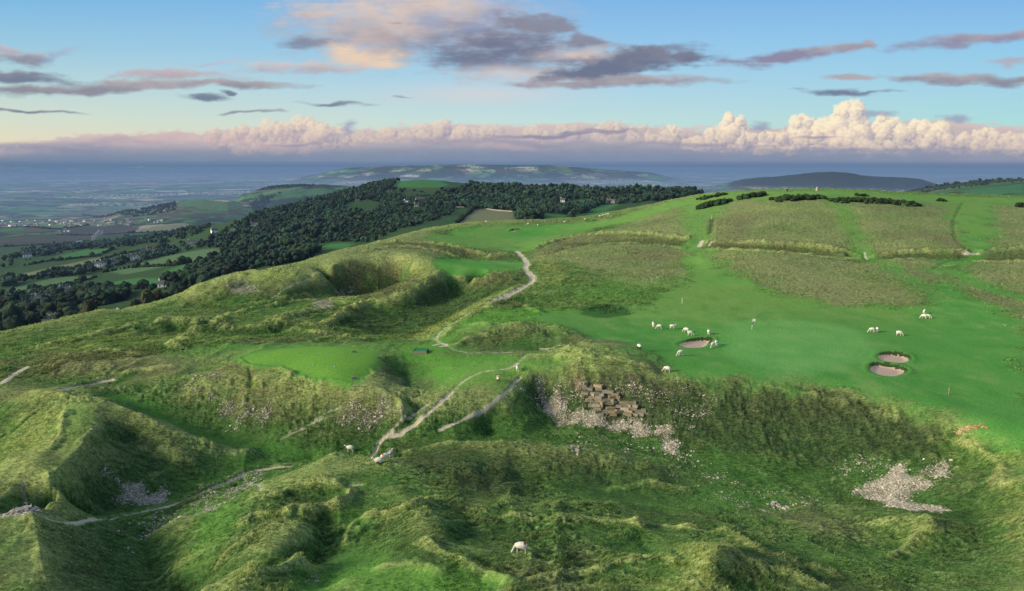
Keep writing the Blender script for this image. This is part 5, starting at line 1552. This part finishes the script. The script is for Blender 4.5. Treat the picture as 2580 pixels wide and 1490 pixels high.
# field wall on the far hill
def drywall(s, label):
    P = smooth_poly(world_poly(pt(s), 430, 3000), False, 6); z = ground(P[:, 0], P[:, 1]); vs, fs = [], []
    for i, (p, z_) in enumerate(zip(P, z)):
        d = P[min(i + 1, len(P) - 1)] - P[max(i - 1, 0)]; n_ = np.array([-d[1], d[0]]) / (np.hypot(*d) + 1e-6) * .35
        hh_ = 1.25 + .12 * math.sin(i * 2.3)
        vs += [(*(p + n_ * 1.3), z_ - .5), (*(p + n_), z_ + hh_), (*(p - n_), z_ + hh_), (*(p - n_ * 1.3), z_ - .5)]
        if i: o = (i - 1) * 4; fs += [(o, o + 1, o + 5, o + 4), (o + 1, o + 2, o + 6, o + 5), (o + 2, o + 3, o + 7, o + 6)]
    tagp(link('stone_wall', pymesh('stone_wall', vs, fs), M_stone), label, 'wall')
drywall("1010,506 1080,510 1170,513 1270,522", 'pale dry stone wall along the top of the far tan field')

# ------------------------------------------------------------------ quarry rock face and loose stones
M_rock = attrmat('limestone_rock', .95)
def rocks(name, P, size, seed, cols, flat=.6, rot=True):
    g = np.random.default_rng(seed); n = len(P)
    v = np.array([(-1, -1, -1), (1, -1, -1), (1, 1, -1), (-1, 1, -1), (-.85, -.85, 1), (.85, -.9, 1), (.85, .85, 1), (-.9, .85, 1)], float)
    f = np.array([(0, 3, 2, 1), (4, 5, 6, 7), (0, 1, 5, 4), (1, 2, 6, 5), (2, 3, 7, 6), (3, 0, 4, 7)])
    vv = v[None] * (1 + g.uniform(-.28, .28, (n, 8, 3)))
    vv = vv * np.stack([size * g.uniform(.7, 1.5, n), size * g.uniform(.7, 1.2, n), size * flat * g.uniform(.6, 1.2, n)], -1)[:, None, :]
    an = g.uniform(0, 6.28, n)[:, None]
    x_r = vv[..., 0] * np.cos(an) - vv[..., 1] * np.sin(an); y_r = vv[..., 0] * np.sin(an) + vv[..., 1] * np.cos(an)
    til = g.normal(size=(n, 1)) * .25
    z_r = vv[..., 2] + x_r * til
    out_ = np.stack([x_r, y_r, z_r], -1) + P[:, None, :]
    cc = np.asarray(cols)[g.integers(0, len(cols), n)] * g.uniform(.7, 1.2, (n, 1))
    cc = np.repeat(np.concatenate([cc, np.ones((n, 1))], 1), 8, 0)
    F_ = (f[None] + (np.arange(n) * 8)[:, None, None]).reshape(-1, 4)
    return npmesh(name, out_.reshape(-1, 3), F_, 4, {'col': cc}, smooth=False)
# coursed limestone blocks stacked against the cliff
def cliff():
    g = np.random.default_rng(12)
    x0, y0, _ = hit(1418, 985); x1, y1, _ = hit(1600, 1012)
    # block courses step back up the face
    Ps, Ss = [], []
    vs_all, cs, fo = [], [], []
    v = np.array([(-1, -1, -1), (1, -1, -1), (1, 1, -1), (-1, 1, -1), (-1, -1, 1), (1, -1, 1), (1, 1, 1), (-1, 1, 1)], float)
    f = np.array([(0, 3, 2, 1), (4, 5, 6, 7), (0, 1, 5, 4), (1, 2, 6, 5), (2, 3, 7, 6), (3, 0, 4, 7)])
    k = 0
    for row in range(12):
        t_ = row / 11.                                    # 0 = lowest bed
        vv0 = 1020 - 76 * t_
        ua = np.interp(vv0, [944, 975, 1020], [1412, 1430, 1476]) + 4 * g.normal()
        ub = np.interp(vv0, [944, 975, 1000, 1020], [1462, 1520, 1558, 1578]) + 8 * g.normal()
        u = ua
        while u < ub:
            wpx = g.uniform(6, 21)
            vc = vv0 + g.normal() * .8
            X_, Y_, Z_ = hitf(u + wpx / 2, vc)
            d = math.hypot(X_, Y_, Z_ - CZ); hw = wpx / 2 * d / F * 1.08; hz_ = 3.5 * d / F
            if g.random() < (.78 if row < 8 else .4):
                b = v * (1 + g.uniform(-.07, .07, (8, 3))) * np.array([hw, .28, hz_ * g.uniform(.8, 1.05)]) 
                a = math.atan2(y1 - y0, x1 - x0) + g.normal() * .28
                xr = b[:, 0] * math.cos(a) - b[:, 1] * math.sin(a); yr = b[:, 0] * math.sin(a) + b[:, 1] * math.cos(a)
                jut = g.uniform(-.08, .10)
                vs_all.append(np.stack([xr + X_ - jut * math.sin(.12), yr + Y_ - jut, b[:, 2] + Z_ + .02], -1))
                c_ = np.array([(.29, .265, .20), (.35, .32, .25), (.22, .20, .155), (.31, .25, .165)][g.integers(0, 4)]) * g.uniform(.75, 1.15)
                cs.append(np.tile(np.append(c_, 1), (8, 1))); fo.append(f + 8 * k); k += 1
            u += wpx + g.uniform(0, 1.2)
    me = npmesh('rock_face', np.concatenate(vs_all), np.concatenate(fo), 4, {'col': np.concatenate(cs)}, smooth=False)
    tagp(link('rock_face', me, M_rock), 'stacked limestone blocks of the exposed quarry cliff below the rim', 'rock face')
cliff()
# loose stone: scattered by the scree mask
def scatter_mask(M, n, rmax, seed, power=1.0):
    g = np.random.default_rng(seed)
    sel = np.argwhere((M > .08) & (fr < rmax))
    if not len(sel): return np.zeros((0, 3))
    w = (M[sel[:, 0], sel[:, 1]] ** power) * fr[sel[:, 0], sel[:, 1]] ** 2; w /= w.sum()
    k = g.choice(len(sel), n, p=w); s_ = sel[k]
    x = X[s_[:, 0], s_[:, 1]] + g.normal(size=n) * .12; y = Y[s_[:, 0], s_[:, 1]] + g.normal(size=n) * .12
    return np.stack([x, y, ground(x, y)], -1)
P = scatter_mask(scree * (.35 + .65 * sstep(-.25, .2, n2)), 45000, 190, 3, 2.2)
g = np.random.default_rng(5)
me = rocks('scree', P, np.minimum(g.gamma(1.2, .020, len(P)) + .014, .11), 6, [(.46, .43, .35), (.36, .335, .27), (.58, .54, .45), (.27, .25, .20)])
tagp(link('scree', me, M_rock), 'loose grey limestone rubble spilled over the quarry floor and banks', 'scree', kind='stuff')
for (u, v, n, lab) in ((1909, 1246, 16, 'little heap of pale slabs on the quarry floor'), (1417, 1108, 9, 'small scatter of grey stones on the spur left of the floor'), (58, 1252, 30, 'broken pale rocks at the end of the grassy lip by the post')):
    x, y, z = hitf(u, v); gg = np.random.default_rng(n)
    px = x + gg.normal(size=n) * .45; py = y + gg.normal(size=n) * .5
    me = rocks('stone_heap', np.stack([px, py, ground(px, py) + .04], -1), gg.uniform(.08, .2, n), n, [(.45, .42, .36), (.34, .32, .28)], .5)
    tagp(link('stone_heap', me, M_rock), lab, 'stones')
# orange soil slip at the rim
x, y, z = hitf(2388, 1054); gg = np.random.default_rng(8); n = 90
tv = gg.uniform(-1, 1, n); px = x + tv * 1.15; py = y - tv * .45 + gg.normal(size=n) * .18
me = rocks('soil_slip', np.stack([px, py, ground(px, py) + .02], -1), gg.uniform(.06, .16, n), 4, [(.42, .31, .16), (.50, .40, .24), (.34, .23, .11)], .45)
tagp(link('soil_slip', me, M_rock), 'bare orange earth slip below the quarry rim at the right', 'soil')

# ------------------------------------------------------------------ long grass
M_grass = attrmat('long_grass', .8, two=True)
def grass(n, r0, r1, hgt, wid, seed, bl=4):
    g = np.random.default_rng(seed)
    a = g.uniform(-.80, .80, n * 2)
    u_ = g.random(n * 2)
    if r1 / r0 > 1.2: r = 1 / np.sqrt(1 / r0 ** 1.0 - u_ * (1 / r0 ** 1.0 - 1 / r1 ** 1.0)); r = r ** 2 if False else 1 / (1 / r0 - u_ * (1 / r0 - 1 / r1))
    else: r = g.uniform(r0, r1, n * 2)
    x, y = r * np.sin(a), r * np.cos(a)
    ro = sample(rough, x, y); scr = sample(scree, x, y); pa = sample(path, x, y); ol = sample(olive, x, y); st = sample(stp, x, y)
    clump = fbm(x / 2.2, y / 2.2, 2, 91) + .5 * fbm(x / .8, y / .8, 1, 92)
    pm = sstep(-.22, .25, fbm(x / 9, y / 9, 3, 15)); p = np.clip(ro, 0, 1) * (.25 + .75 * pm if r0 < 60 else 1) * (1 - .92 * np.clip(scr * 1.4, 0, 1)) * (1 - np.clip(pa * 1.6, 0, 1)) * np.clip(.45 + 1.6 * clump, .05, 1)
    ok = g.random(n * 2) < p
    x, y, r, a = x[ok][:n], y[ok][:n], r[ok][:n], a[ok][:n]; clump = clump[ok][:n]
    z = ground(x, y); m = len(x)
    base = sample(C.transpose(0, 1, 2), x, y)
    base = base * g.uniform(.75, 1.35, (m, 1)) + (np.array([.15, .175, .080]) * np.clip(g.normal(size=(m, 1)) * .25 + .12 + .35 * clump[:, None], 0, .6))
    base = base.astype(np.float32)
    # lean: downwind to the right and toward the viewer
    lw = fbm(x / 12, y / 12, 2, 95) * 2.5
    P_, C_ = [], []
    hs = hgt * g.uniform(.55, 1.3, m) * (.7 + .5 * np.clip(clump + .3, 0, 1.2)) * (1 - .4 * sample(olive, x, y))
    for b in range(bl):
        th = g.uniform(0, 6.28, m); 
        ox, oy = g.normal(size=m) * wid * 1.3, g.normal(size=m) * wid * 1.3
        bx, by = np.cos(th) * wid * g.uniform(.5, 1, m), np.sin(th) * wid * g.uniform(.5, 1, m)
        ld = np.stack([np.cos(lw - .4), np.sin(lw - .4)], -1) * (hs * g.uniform(.3, 1.0, m))[:, None] + g.normal(size=(m, 2)) * (hs * .35)[:, None]
        z0 = z - .06
        p0 = np.stack([x + ox - bx, y + oy - by, z0], -1); p1 = np.stack([x + ox + bx, y + oy + by, z0], -1)
        p2 = np.stack([x + ox + ld[:, 0], y + oy + ld[:, 1], z + hs * g.uniform(.6, 1.0, m)], -1)
        P_.append(np.stack([p0, p1, p2], 1))
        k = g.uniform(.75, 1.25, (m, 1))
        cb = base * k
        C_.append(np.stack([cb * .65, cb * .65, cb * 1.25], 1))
    P_ = np.concatenate(P_).reshape(-1, 3); C_ = np.concatenate(C_).reshape(-1, 3)
    C_ = np.concatenate([C_, np.ones((len(C_), 1))], 1)
    F_ = np.arange(len(P_)).reshape(-1, 3)
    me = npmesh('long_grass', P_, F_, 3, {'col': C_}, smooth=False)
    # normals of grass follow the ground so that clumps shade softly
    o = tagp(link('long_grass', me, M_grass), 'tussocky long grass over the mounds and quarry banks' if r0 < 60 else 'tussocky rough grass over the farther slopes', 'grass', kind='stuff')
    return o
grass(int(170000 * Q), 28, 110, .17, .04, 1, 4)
grass(int(120000 * Q), 105, 330, .34, .12, 2, 3)
print('grass', round(time.time() - T0, 1))

# ------------------------------------------------------------------ sky
def sky():
    az = np.linspace(-.90, .90, int(1700 * min(1, Q * 1.0)))
    el = np.concatenate([np.radians(np.linspace(-1.2, 14.5, 430)), np.radians(np.linspace(15, 62, 34))])
    A_, E_ = np.meshgrid(az, el)
    # picture-like chart of the sky: tangent coordinates of azimuth and elevation (fixed directions in the world)
    xd, yd, zd = np.cos(E_) * np.sin(A_), np.cos(E_) * np.cos(A_), np.sin(E_)
    yc = yd * cp - zd * sp; up = yd * sp + zd * cp
    yc = np.maximum(yc, .08)
    U = CU + F * xd / yc; Vv = CV - F * up / yc
    U = np.clip(U, -1500, 4000)
    S = lambda *c: srgb(*c)
    def ramp(t, xs, cs):
        cs = np.array(cs); return np.stack([np.interp(t, xs, cs[:, i]) for i in range(3)], -1)
    xs = [-3000, 0, 120, 220, 300, 360, 405, 470]
    xs = [-9000, -900, -300] + xs[1:]
    UPS = [np.array([.80, .86, .95]), np.array([.62, .70, .85]), S(100, 160, 215)]  # unseen upper sky, brightened to add fill light on the ground
    left = ramp(Vv, xs, UPS + [S(128, 186, 226), S(158, 203, 224), S(190, 217, 217), S(214, 222, 203), S(232, 218, 190), S(190, 185, 190), S(110, 135, 170)])
    mid = ramp(Vv, xs, UPS + [S(128, 182, 230), S(152, 200, 234), S(176, 212, 230), S(196, 222, 220), S(205, 215, 205), S(170, 185, 195), S(105, 135, 170)])
    right = ramp(Vv, xs, UPS + [S(130, 184, 232), S(148, 202, 234), S(164, 212, 230), S(172, 220, 220), S(200, 220, 205), S(180, 190, 190), S(105, 135, 170)])
    w = np.clip(U / 2521, 0, 1)[..., None]
    col_ = np.where(w < .5, left * (1 - 2 * w) + mid * 2 * w, mid * (2 - 2 * w) + right * (2 * w - 1))
    def over(c, a):
        nonlocal col_
        a = np.clip(a, 0, 1)[..., None]; col_ = col_ * (1 - a) + c * a
    wx = fbm(U / 120, Vv / 60, 4, 201) * 55; wy = fbm(U / 140 + 7, Vv / 70, 4, 202) * 20
    U1, V1 = U + wx, Vv + wy
    nS_ = fbm(U / 190 + .4 * Vv / 60, Vv / 9, 4, 208, .55)
    nA_ = fbm(U / 90, Vv / 34, 6, 203, .58); nB_ = fbm(U / 40, Vv / 16, 5, 204, .6); nC_ = fbm(U / 220, Vv / 70, 3, 205)
    GREY = S(136, 135, 151); DARK = S(108, 118, 143); PINK = S(222, 192, 184); CREAM = S(238, 214, 186); MAUV = S(176, 166, 170)
    def cloud(els, soft=.35, namp=.55, shade_shift=(0, 0)):
        D = np.full(U.shape, -9.)
        for (u0, v0, a, b, *r_) in els:
            an = math.radians(r_[0]) if r_ else 0
            du, dv = U1 - u0, V1 - v0
            x2 = du * math.cos(an) + dv * math.sin(an); y2 = -du * math.sin(an) + dv * math.cos(an)
            a *= 1.18; b *= 1.28
            D = np.maximum(D, 1 - np.sqrt((x2 / a) ** 2 + (y2 / b) ** 2))
        return D + namp * nA_ + namp * .6 * nB_ + namp * .45 * nS_
    def put(els, top, bot, soft=.35, namp=.55, dens=.95, lightn=0.0):
        D = cloud(els, soft, namp)
        a = sstep(-.12, soft * 1.5 + .1, D) * dens
        cy = sum(e[1] for e in els) / len(els); hb = max(e[3] for e in els)
        t = np.clip((Vv - cy) / hb * .5 + .5 + nA_ * .9 + nC_ * .5 - lightn, 0, 1)[..., None]
        over((top * (1 - t) + bot * t) * (1 + .07 * nB_[..., None] + .05 * nA_[..., None]), a)
    # the big cloud, upper centre: a broad mauve body, warm where it catches the low sun, slate where it is thick
    put([(1120, 62, 300, 92), (900, 88, 215, 74), (1340, 122, 165, 56), (1460, 150, 190, 40), (1010, 20, 300, 110), (860, 75, 190, 62), (1180, 95, 270, 66, 5), (930, 120, 170, 48), (770, 40, 110, 26)], S(204, 188, 186), S(146, 145, 162), .75, .42, .98)
    put([(760, 105, 80, 15)], GREY, DARK, .5, .5, .75)
    def tint(els, c, soft, namp, k):
        D = cloud(els, soft, namp) + .35 * nC_
        over(c, sstep(-.25, soft, D) * k)
    tint([(900, 25, 190, 48), (1090, 15, 130, 40), (960, 60, 90, 30)], S(228, 206, 190), 1.4, .9, .75)
    tint([(1000, 75, 80, 26, 30), (930, 95, 60, 18)], S(222, 200, 190), .9, 1.0, .6)
    tint([(1180, 118, 280, 54, 4), (1040, 110, 160, 34), (1250, 80, 150, 40, 6)], S(130, 132, 154), 1.4, .7, .9)
    tint([(1170, 145, 230, 28, 3), (1260, 120, 120, 34)], S(106, 116, 142), 1.3, .7, .75)
    tint([(900, 138, 130, 28), (850, 125, 80, 20), (960, 160, 60, 14)], S(238, 210, 184), 1.1, .8, .9)
    tint([(1190, 60, 60, 20, -20), (1060, 45, 50, 16)], S(140, 160, 196), .9, 1.0, .5)
    put([(1420, 95, 50, 13, 10), (1330, 60, 90, 20, 8)], GREY, GREY, .35, .6, .85)
    put([(1440, 135, 110, 18), (1250, 180, 170, 24), (1400, 190, 200, 20)], S(230, 208, 194), S(206, 190, 188), .7, .55, .85)
    put([(1570, 150, 180, 30, -6), (1450, 175, 130, 18, -10), (1690, 138, 70, 14)], GREY, DARK, .35, .5, .97, -.3)
    put([(1560, 200, 230, 13), (1400, 208, 150, 10)], MAUV, GREY, .4, .35, .9)
    put([(1940, 140, 180, 14, -7), (2080, 122, 70, 10, -10), (2130, 112, 26, 7)], MAUV, S(140, 130, 156), .4, .45, .9)
    put([(2400, 98, 210, 15, -5), (2521, 88, 110, 15, -3)], MAUV, S(146, 136, 160), .45, .35, .9)
    put([(2380, 198, 190, 13, 2), (2521, 195, 80, 10)], MAUV, GREY, .4, .4, .92)
    put([(2500, 152, 90, 8, -6)], S(180, 168, 184), MAUV, .5, .4, .7)
    put([(2080, 189, 60, 8, 5), (2085, 225, 110, 7), (2140, 224, 40, 5)], MAUV, DARK, .4, .4, .9)
    put([(-20, 190, 230, 12, 3), (30, 185, 120, 10)], GREY, DARK, .4, .4, .92)
    put([(300, 214, 330, 14, -3), (560, 205, 190, 10, 2), (100, 222, 160, 12)], MAUV, GREY, .4, .35, .92)
    put([(400, 184, 130, 11, -2)], S(196, 178, 184), MAUV, .4, .5, .9)
    put([(30, 140, 90, 20, 5), (20, 125, 50, 12)], S(200, 190, 200), GREY, .4, .5, .85)
    put([(140, 135, 60, 10, -15)], S(170, 180, 205), S(150, 165, 195), .5, .5, .6)
    put([(60, 273, 150, 5, 2)], GREY, DARK, .5, .25, .9)
    put([(500, 242, 52, 9), (556, 231, 20, 6)], DARK, DARK, .4, .5, .9)
    put([(680, 168, 110, 13, -4), (790, 165, 130, 14)], S(214, 198, 192), S(176, 168, 180), .6, .5, .85)
    put([(560, 157, 110, 4, -2)], S(196, 190, 204), S(190, 180, 196), .5, .3, .6)
    put([(825, 254, 90, 5)], GREY, DARK, .45, .3, .85)
    put([(615, 277, 75, 3)], GREY, DARK, .45, .2, .75)
    put([(990, 237, 30, 3)], GREY, DARK, .45, .2, .6)
    D = sstep(190, 235, Vv) * (1 - sstep(230, 275, Vv)) * np.exp(-((U - 1180) / 200) ** 2)
    over(S(225, 210, 205), D * .5)

    # cumulus bank above the horizon: heaped billows, lit from the left, each billow shaded by its own roundness
    HZ = 412
    g = np.random.default_rng(77)
    ud = U + fbm(U / 22, Vv / 22, 4, 210, .6) * 13; vd = Vv + fbm(U / 20 + 4, Vv / 20, 4, 211, .6) * 11
    fine = fbm(U / 9, Vv / 8, 3, 212)
    # back sheet
    topv = np.interp(U, [-300, 0, 60, 200, 330, 500, 620, 760, 860, 960, 1100, 1250, 1400, 1520, 1650, 1800, 1900, 2090, 2200, 2300, 2400, 2521, 2800],
                     [365, 362, 352, 328, 326, 322, 312, 318, 320, 310, 302, 308, 302, 300, 310, 318, 310, 300, 296, 292, 300, 312, 312])
    a = sstep(-3, 9, (Vv - topv) + nB_ * 16 + nA_ * 12)
    t = np.clip((Vv - topv) / (HZ - topv + 1e-3), 0, 1)
    cA = ramp(t.ravel(), [0, .25, .6, 1], [S(214, 194, 188), S(196, 182, 186), S(150, 154, 172), S(110, 132, 162)]).reshape(U.shape + (3,))
    cA = cA * (1 + .10 * nB_[..., None] + .06 * nA_[..., None])
    over(cA, a * .97)
    towers = [(540, 318, 34), (600, 308, 44), (680, 300, 50), (752, 294, 46), (640, 345, 60), (720, 345, 60), (800, 308, 44), (840, 315, 34),
              (900, 330, 45), (960, 312, 46), (1030, 315, 44), (1095, 300, 46), (1150, 312, 38), (1210, 315, 40), (1320, 312, 44), (1400, 305, 34), (1500, 302, 48), (1580, 308, 40),
              (1650, 312, 44), (1720, 330, 44), (1760, 318, 40), (1805, 280, 36), (1800, 310, 46), (1850, 326, 34), (1890, 322, 34), (1985, 283, 46), (1960, 310, 50), (2090, 250, 46), (2070, 285, 56), (2110, 320, 66), (2030, 320, 50),
              (2180, 282, 30), (2200, 300, 44), (2260, 292, 54), (2310, 310, 60), (2380, 330, 46), (2430, 312, 40), (2500, 322, 46), (2560, 310, 50), (2430, 350, 56), (2200, 345, 60), (1900, 350, 60), (1700, 352, 55), (1500, 340, 60), (600, 355, 60), (1350, 350, 55), (1150, 345, 60), (980, 345, 60), (2521, 355, 60)]
    balls = []
    for (tu, tv, tr) in towers:
        balls.append((tv + tr, tu, tv + tr * .95, tr * .9, 0))
        for k in range(11):
            an = g.uniform(math.pi * .95, math.pi * 2.05); rr = tr * g.uniform(.22, .58)
            dd = tr * g.uniform(.45, .85)
            balls.append((tv + tr + 6 + g.uniform(0, 20), tu + dd * math.cos(an), tv + tr * .95 + dd * .9 * math.sin(an), rr, 1))
        for k in range(7):
            an = g.uniform(0, 6.28); rr = tr * g.uniform(.09, .22); dd = tr * g.uniform(.2, 1.05)
            yy = tv + tr * .95 + dd * .85 * math.sin(an)
            balls.append((tv + tr + 20 + g.uniform(0, 16), tu + dd * math.cos(an), yy, rr, 2))
    balls.sort(key=lambda b: b[0])
    LIT = S(254, 238, 206); LIT2 = S(248, 210, 186); SHD = S(170, 160, 178); LOW = S(128, 136, 165)
    Ld = np.array([-.62, -.50, .60])
    du_ = abs(az[1] - az[0]) * F
    rowsV = Vv
    for (_, bu, bv, br, kind) in balls:
        # bounding window through azimuth / elevation of the ball
        a0 = math.atan((bu - CU) / F)
        j0 = max(0, int((a0 * 1.0 - (br + 26) / F * 1.05 - .004 - az[0]) / (az[1] - az[0])) - 3); j1 = min(len(az), int((a0 + (br + 26) / F * 1.05 + .004 - az[0]) / (az[1] - az[0])) + 4)
        Uw, Vw = ud[:, j0:j1], vd[:, j0:j1]
        dx, dy = (Uw - bu) / br, (Vw - bv) / br
        d2 = dx * dx + dy * dy
        al = 1 - sstep(.62, 1.1, d2)
        if not al.any(): continue
        nz_ = np.sqrt(np.clip(1 - d2, 0.02, 1))
        li = np.clip(.42 + .62 * (dx * Ld[0] + dy * Ld[1] + nz_ * .35) + fine[:, j0:j1] * .35, 0, 1)
        hgt_ = np.clip((395 - Vv[:, j0:j1]) / 95, 0, 1)
        boost = np.interp(bu, [400, 700, 1000, 1500, 1750, 2100, 2521], [.66, .78, .66, .66, .95, 1.05, .92])
        k = np.clip(li * boost * (.45 + .75 * hgt_), 0, 1)[..., None]
        lo = SHD * hgt_[..., None] + LOW * (1 - hgt_[..., None])
        cc = lo * (1 - k) + ((LIT * np.clip(.25 + bu / 2600, 0, 1) + S(250, 222, 196) * (1 - np.clip(.25 + bu / 2600, 0, 1))) * hgt_[..., None] ** .5 + LIT2 * (1 - hgt_[..., None] ** .5)) * k
        vb_ = np.interp(bu, [450, 560, 800, 900, 1560, 1700, 1800, 2600], [372, 382, 380, 352, 350, 368, 380, 380]); fade = 1 - sstep(vb_ - 22, vb_ + 6, Vv[:, j0:j1] + nB_[:, j0:j1] * 22)
        al = (al * ((.9, .85, .5)[kind] * float(np.interp(bu, [0, 1600, 1780], [.8, .8, 1.0]))) * fade)[..., None]
        col_[:, j0:j1] = col_[:, j0:j1] * (1 - al) + cc * al
    # grey wisps across the bank
    put([(1480, 322, 110, 6, -2), (1380, 332, 190, 5, -3)], S(150, 146, 168), S(140, 140, 166), .45, .4, .85)
    put([(720, 357, 60, 4, -3)], S(130, 140, 170), S(126, 138, 168), .5, .4, .75)
    put([(2020, 338, 65, 4, 1)], S(170, 156, 170), S(160, 150, 168), .5, .4, .8)
    put([(850, 318, 36, 16, -20), (1870, 312, 36, 9), (2150, 278, 40, 10), (2350, 292, 50, 9)], S(158, 166, 188), S(146, 158, 184), .5, .6, .8)
    put([(300, 345, 230, 12, -2), (100, 365, 260, 14)], S(176, 160, 176), S(128, 136, 166), .6, .5, .6)
    put([(380, 340, 110, 8), (520, 345, 100, 12), (700, 365, 90, 14), (1250, 362, 120, 8)], S(222, 190, 184), S(196, 172, 180), .6, .6, .55)
    put([(1250, 352, 330, 8, 1), (1700, 360, 300, 6), (2150, 372, 380, 7)], S(150, 146, 170), S(136, 142, 170), .6, .5, .6)
    # low haze belt
    t = sstep(352, 400, Vv + nA_ * 10 + nC_ * 8)
    over(ramp(U.ravel(), [0, 700, 1300, 2000, 2521], [S(110, 132, 160), S(124, 142, 168), S(122, 140, 168), S(130, 144, 170), S(150, 156, 176)]).reshape(U.shape + (3,)) * (1 + .08 * nA_[..., None]), t * .74)
    t = sstep(392, 409, Vv)
    over(S(98, 124, 160), t * .85)
    R = 64000.
    P = np.stack([xd * R, yd * R, zd * R + CZ], -1).reshape(-1, 3)
    nR_, nC_2 = U.shape
    i_, j_ = np.meshgrid(np.arange(nR_ - 1), np.arange(nC_2 - 1), indexing='ij')
    Fq = np.stack([i_ * nC_2 + j_, (i_ + 1) * nC_2 + j_, (i_ + 1) * nC_2 + j_ + 1, i_ * nC_2 + j_ + 1], -1).reshape(-1, 4)
    cc = np.concatenate([np.clip(col_, 0, 1.2), np.ones(U.shape + (1,))], -1).reshape(-1, 4)
    me = npmesh('sky', P, Fq, 4, {'col': cc})
    m, nt, ns, lk = mat_new('sky_light')
    a = nd(nt, 'ShaderNodeAttribute', attribute_name='col'); e = nd(nt, 'ShaderNodeEmission'); lk.new(a.outputs['Color'], e.inputs['Color'])
    out(nt, e.outputs[0])
    tagp(link('sky', me, m), kind='structure')
sky()
print('sky', round(time.time() - T0, 1))

# ------------------------------------------------------------------ light, world, camera
SUN_AZ, SUN_EL = math.radians(-108), math.radians(23)      # azimuth from +Y, negative = left
w = bpy.data.worlds.new('World'); sc.world = w; w.use_nodes = True
nt = w.node_tree; nt.nodes.clear()
st_ = nt.nodes.new('ShaderNodeTexSky'); st_.sky_type = 'NISHITA'; st_.sun_disc = False
st_.sun_elevation = SUN_EL; st_.sun_rotation = SUN_AZ; st_.air_density = 1.0; st_.dust_density = 1.5
bg = nt.nodes.new('ShaderNodeBackground'); bg.inputs['Strength'].default_value = .15
wo_ = nt.nodes.new('ShaderNodeOutputWorld'); nt.links.new(st_.outputs[0], bg.inputs['Color']); nt.links.new(bg.outputs[0], wo_.inputs['Surface'])
ld = bpy.data.lights.new('sun', 'SUN'); ld.energy = 4.0; ld.angle = math.radians(11); ld.color = (1.0, .87, .60)
lo = bpy.data.objects.new('sun', ld); COL.objects.link(lo)
sx_, sy_, sz_ = math.cos(SUN_EL) * math.sin(SUN_AZ), math.cos(SUN_EL) * math.cos(SUN_AZ), math.sin(SUN_EL)
from mathutils import Vector
lo.rotation_euler = Vector((-sx_, -sy_, -sz_)).to_track_quat('-Z', 'Y').to_euler(); lo.location = (-50, -20, 80)
cd = bpy.data.cameras.new('camera'); cam = bpy.data.objects.new('camera', cd); COL.objects.link(cam)
cd.sensor_width = 36; cd.lens = F / 2521 * 36; cd.clip_start = .5; cd.clip_end = 120000
cam.location = (0, 0, CZ); cam.rotation_euler = (math.pi / 2 - PITCH, 0, 0)
sc.camera = cam
sc.view_settings.view_transform = 'Standard'; sc.view_settings.look = 'None'; sc.view_settings.exposure = 0; sc.view_settings.gamma = 1
sc.cycles.max_bounces = 4; sc.cycles.diffuse_bounces = 2; sc.cycles.use_denoising = True
print('done', round(time.time() - T0, 1))
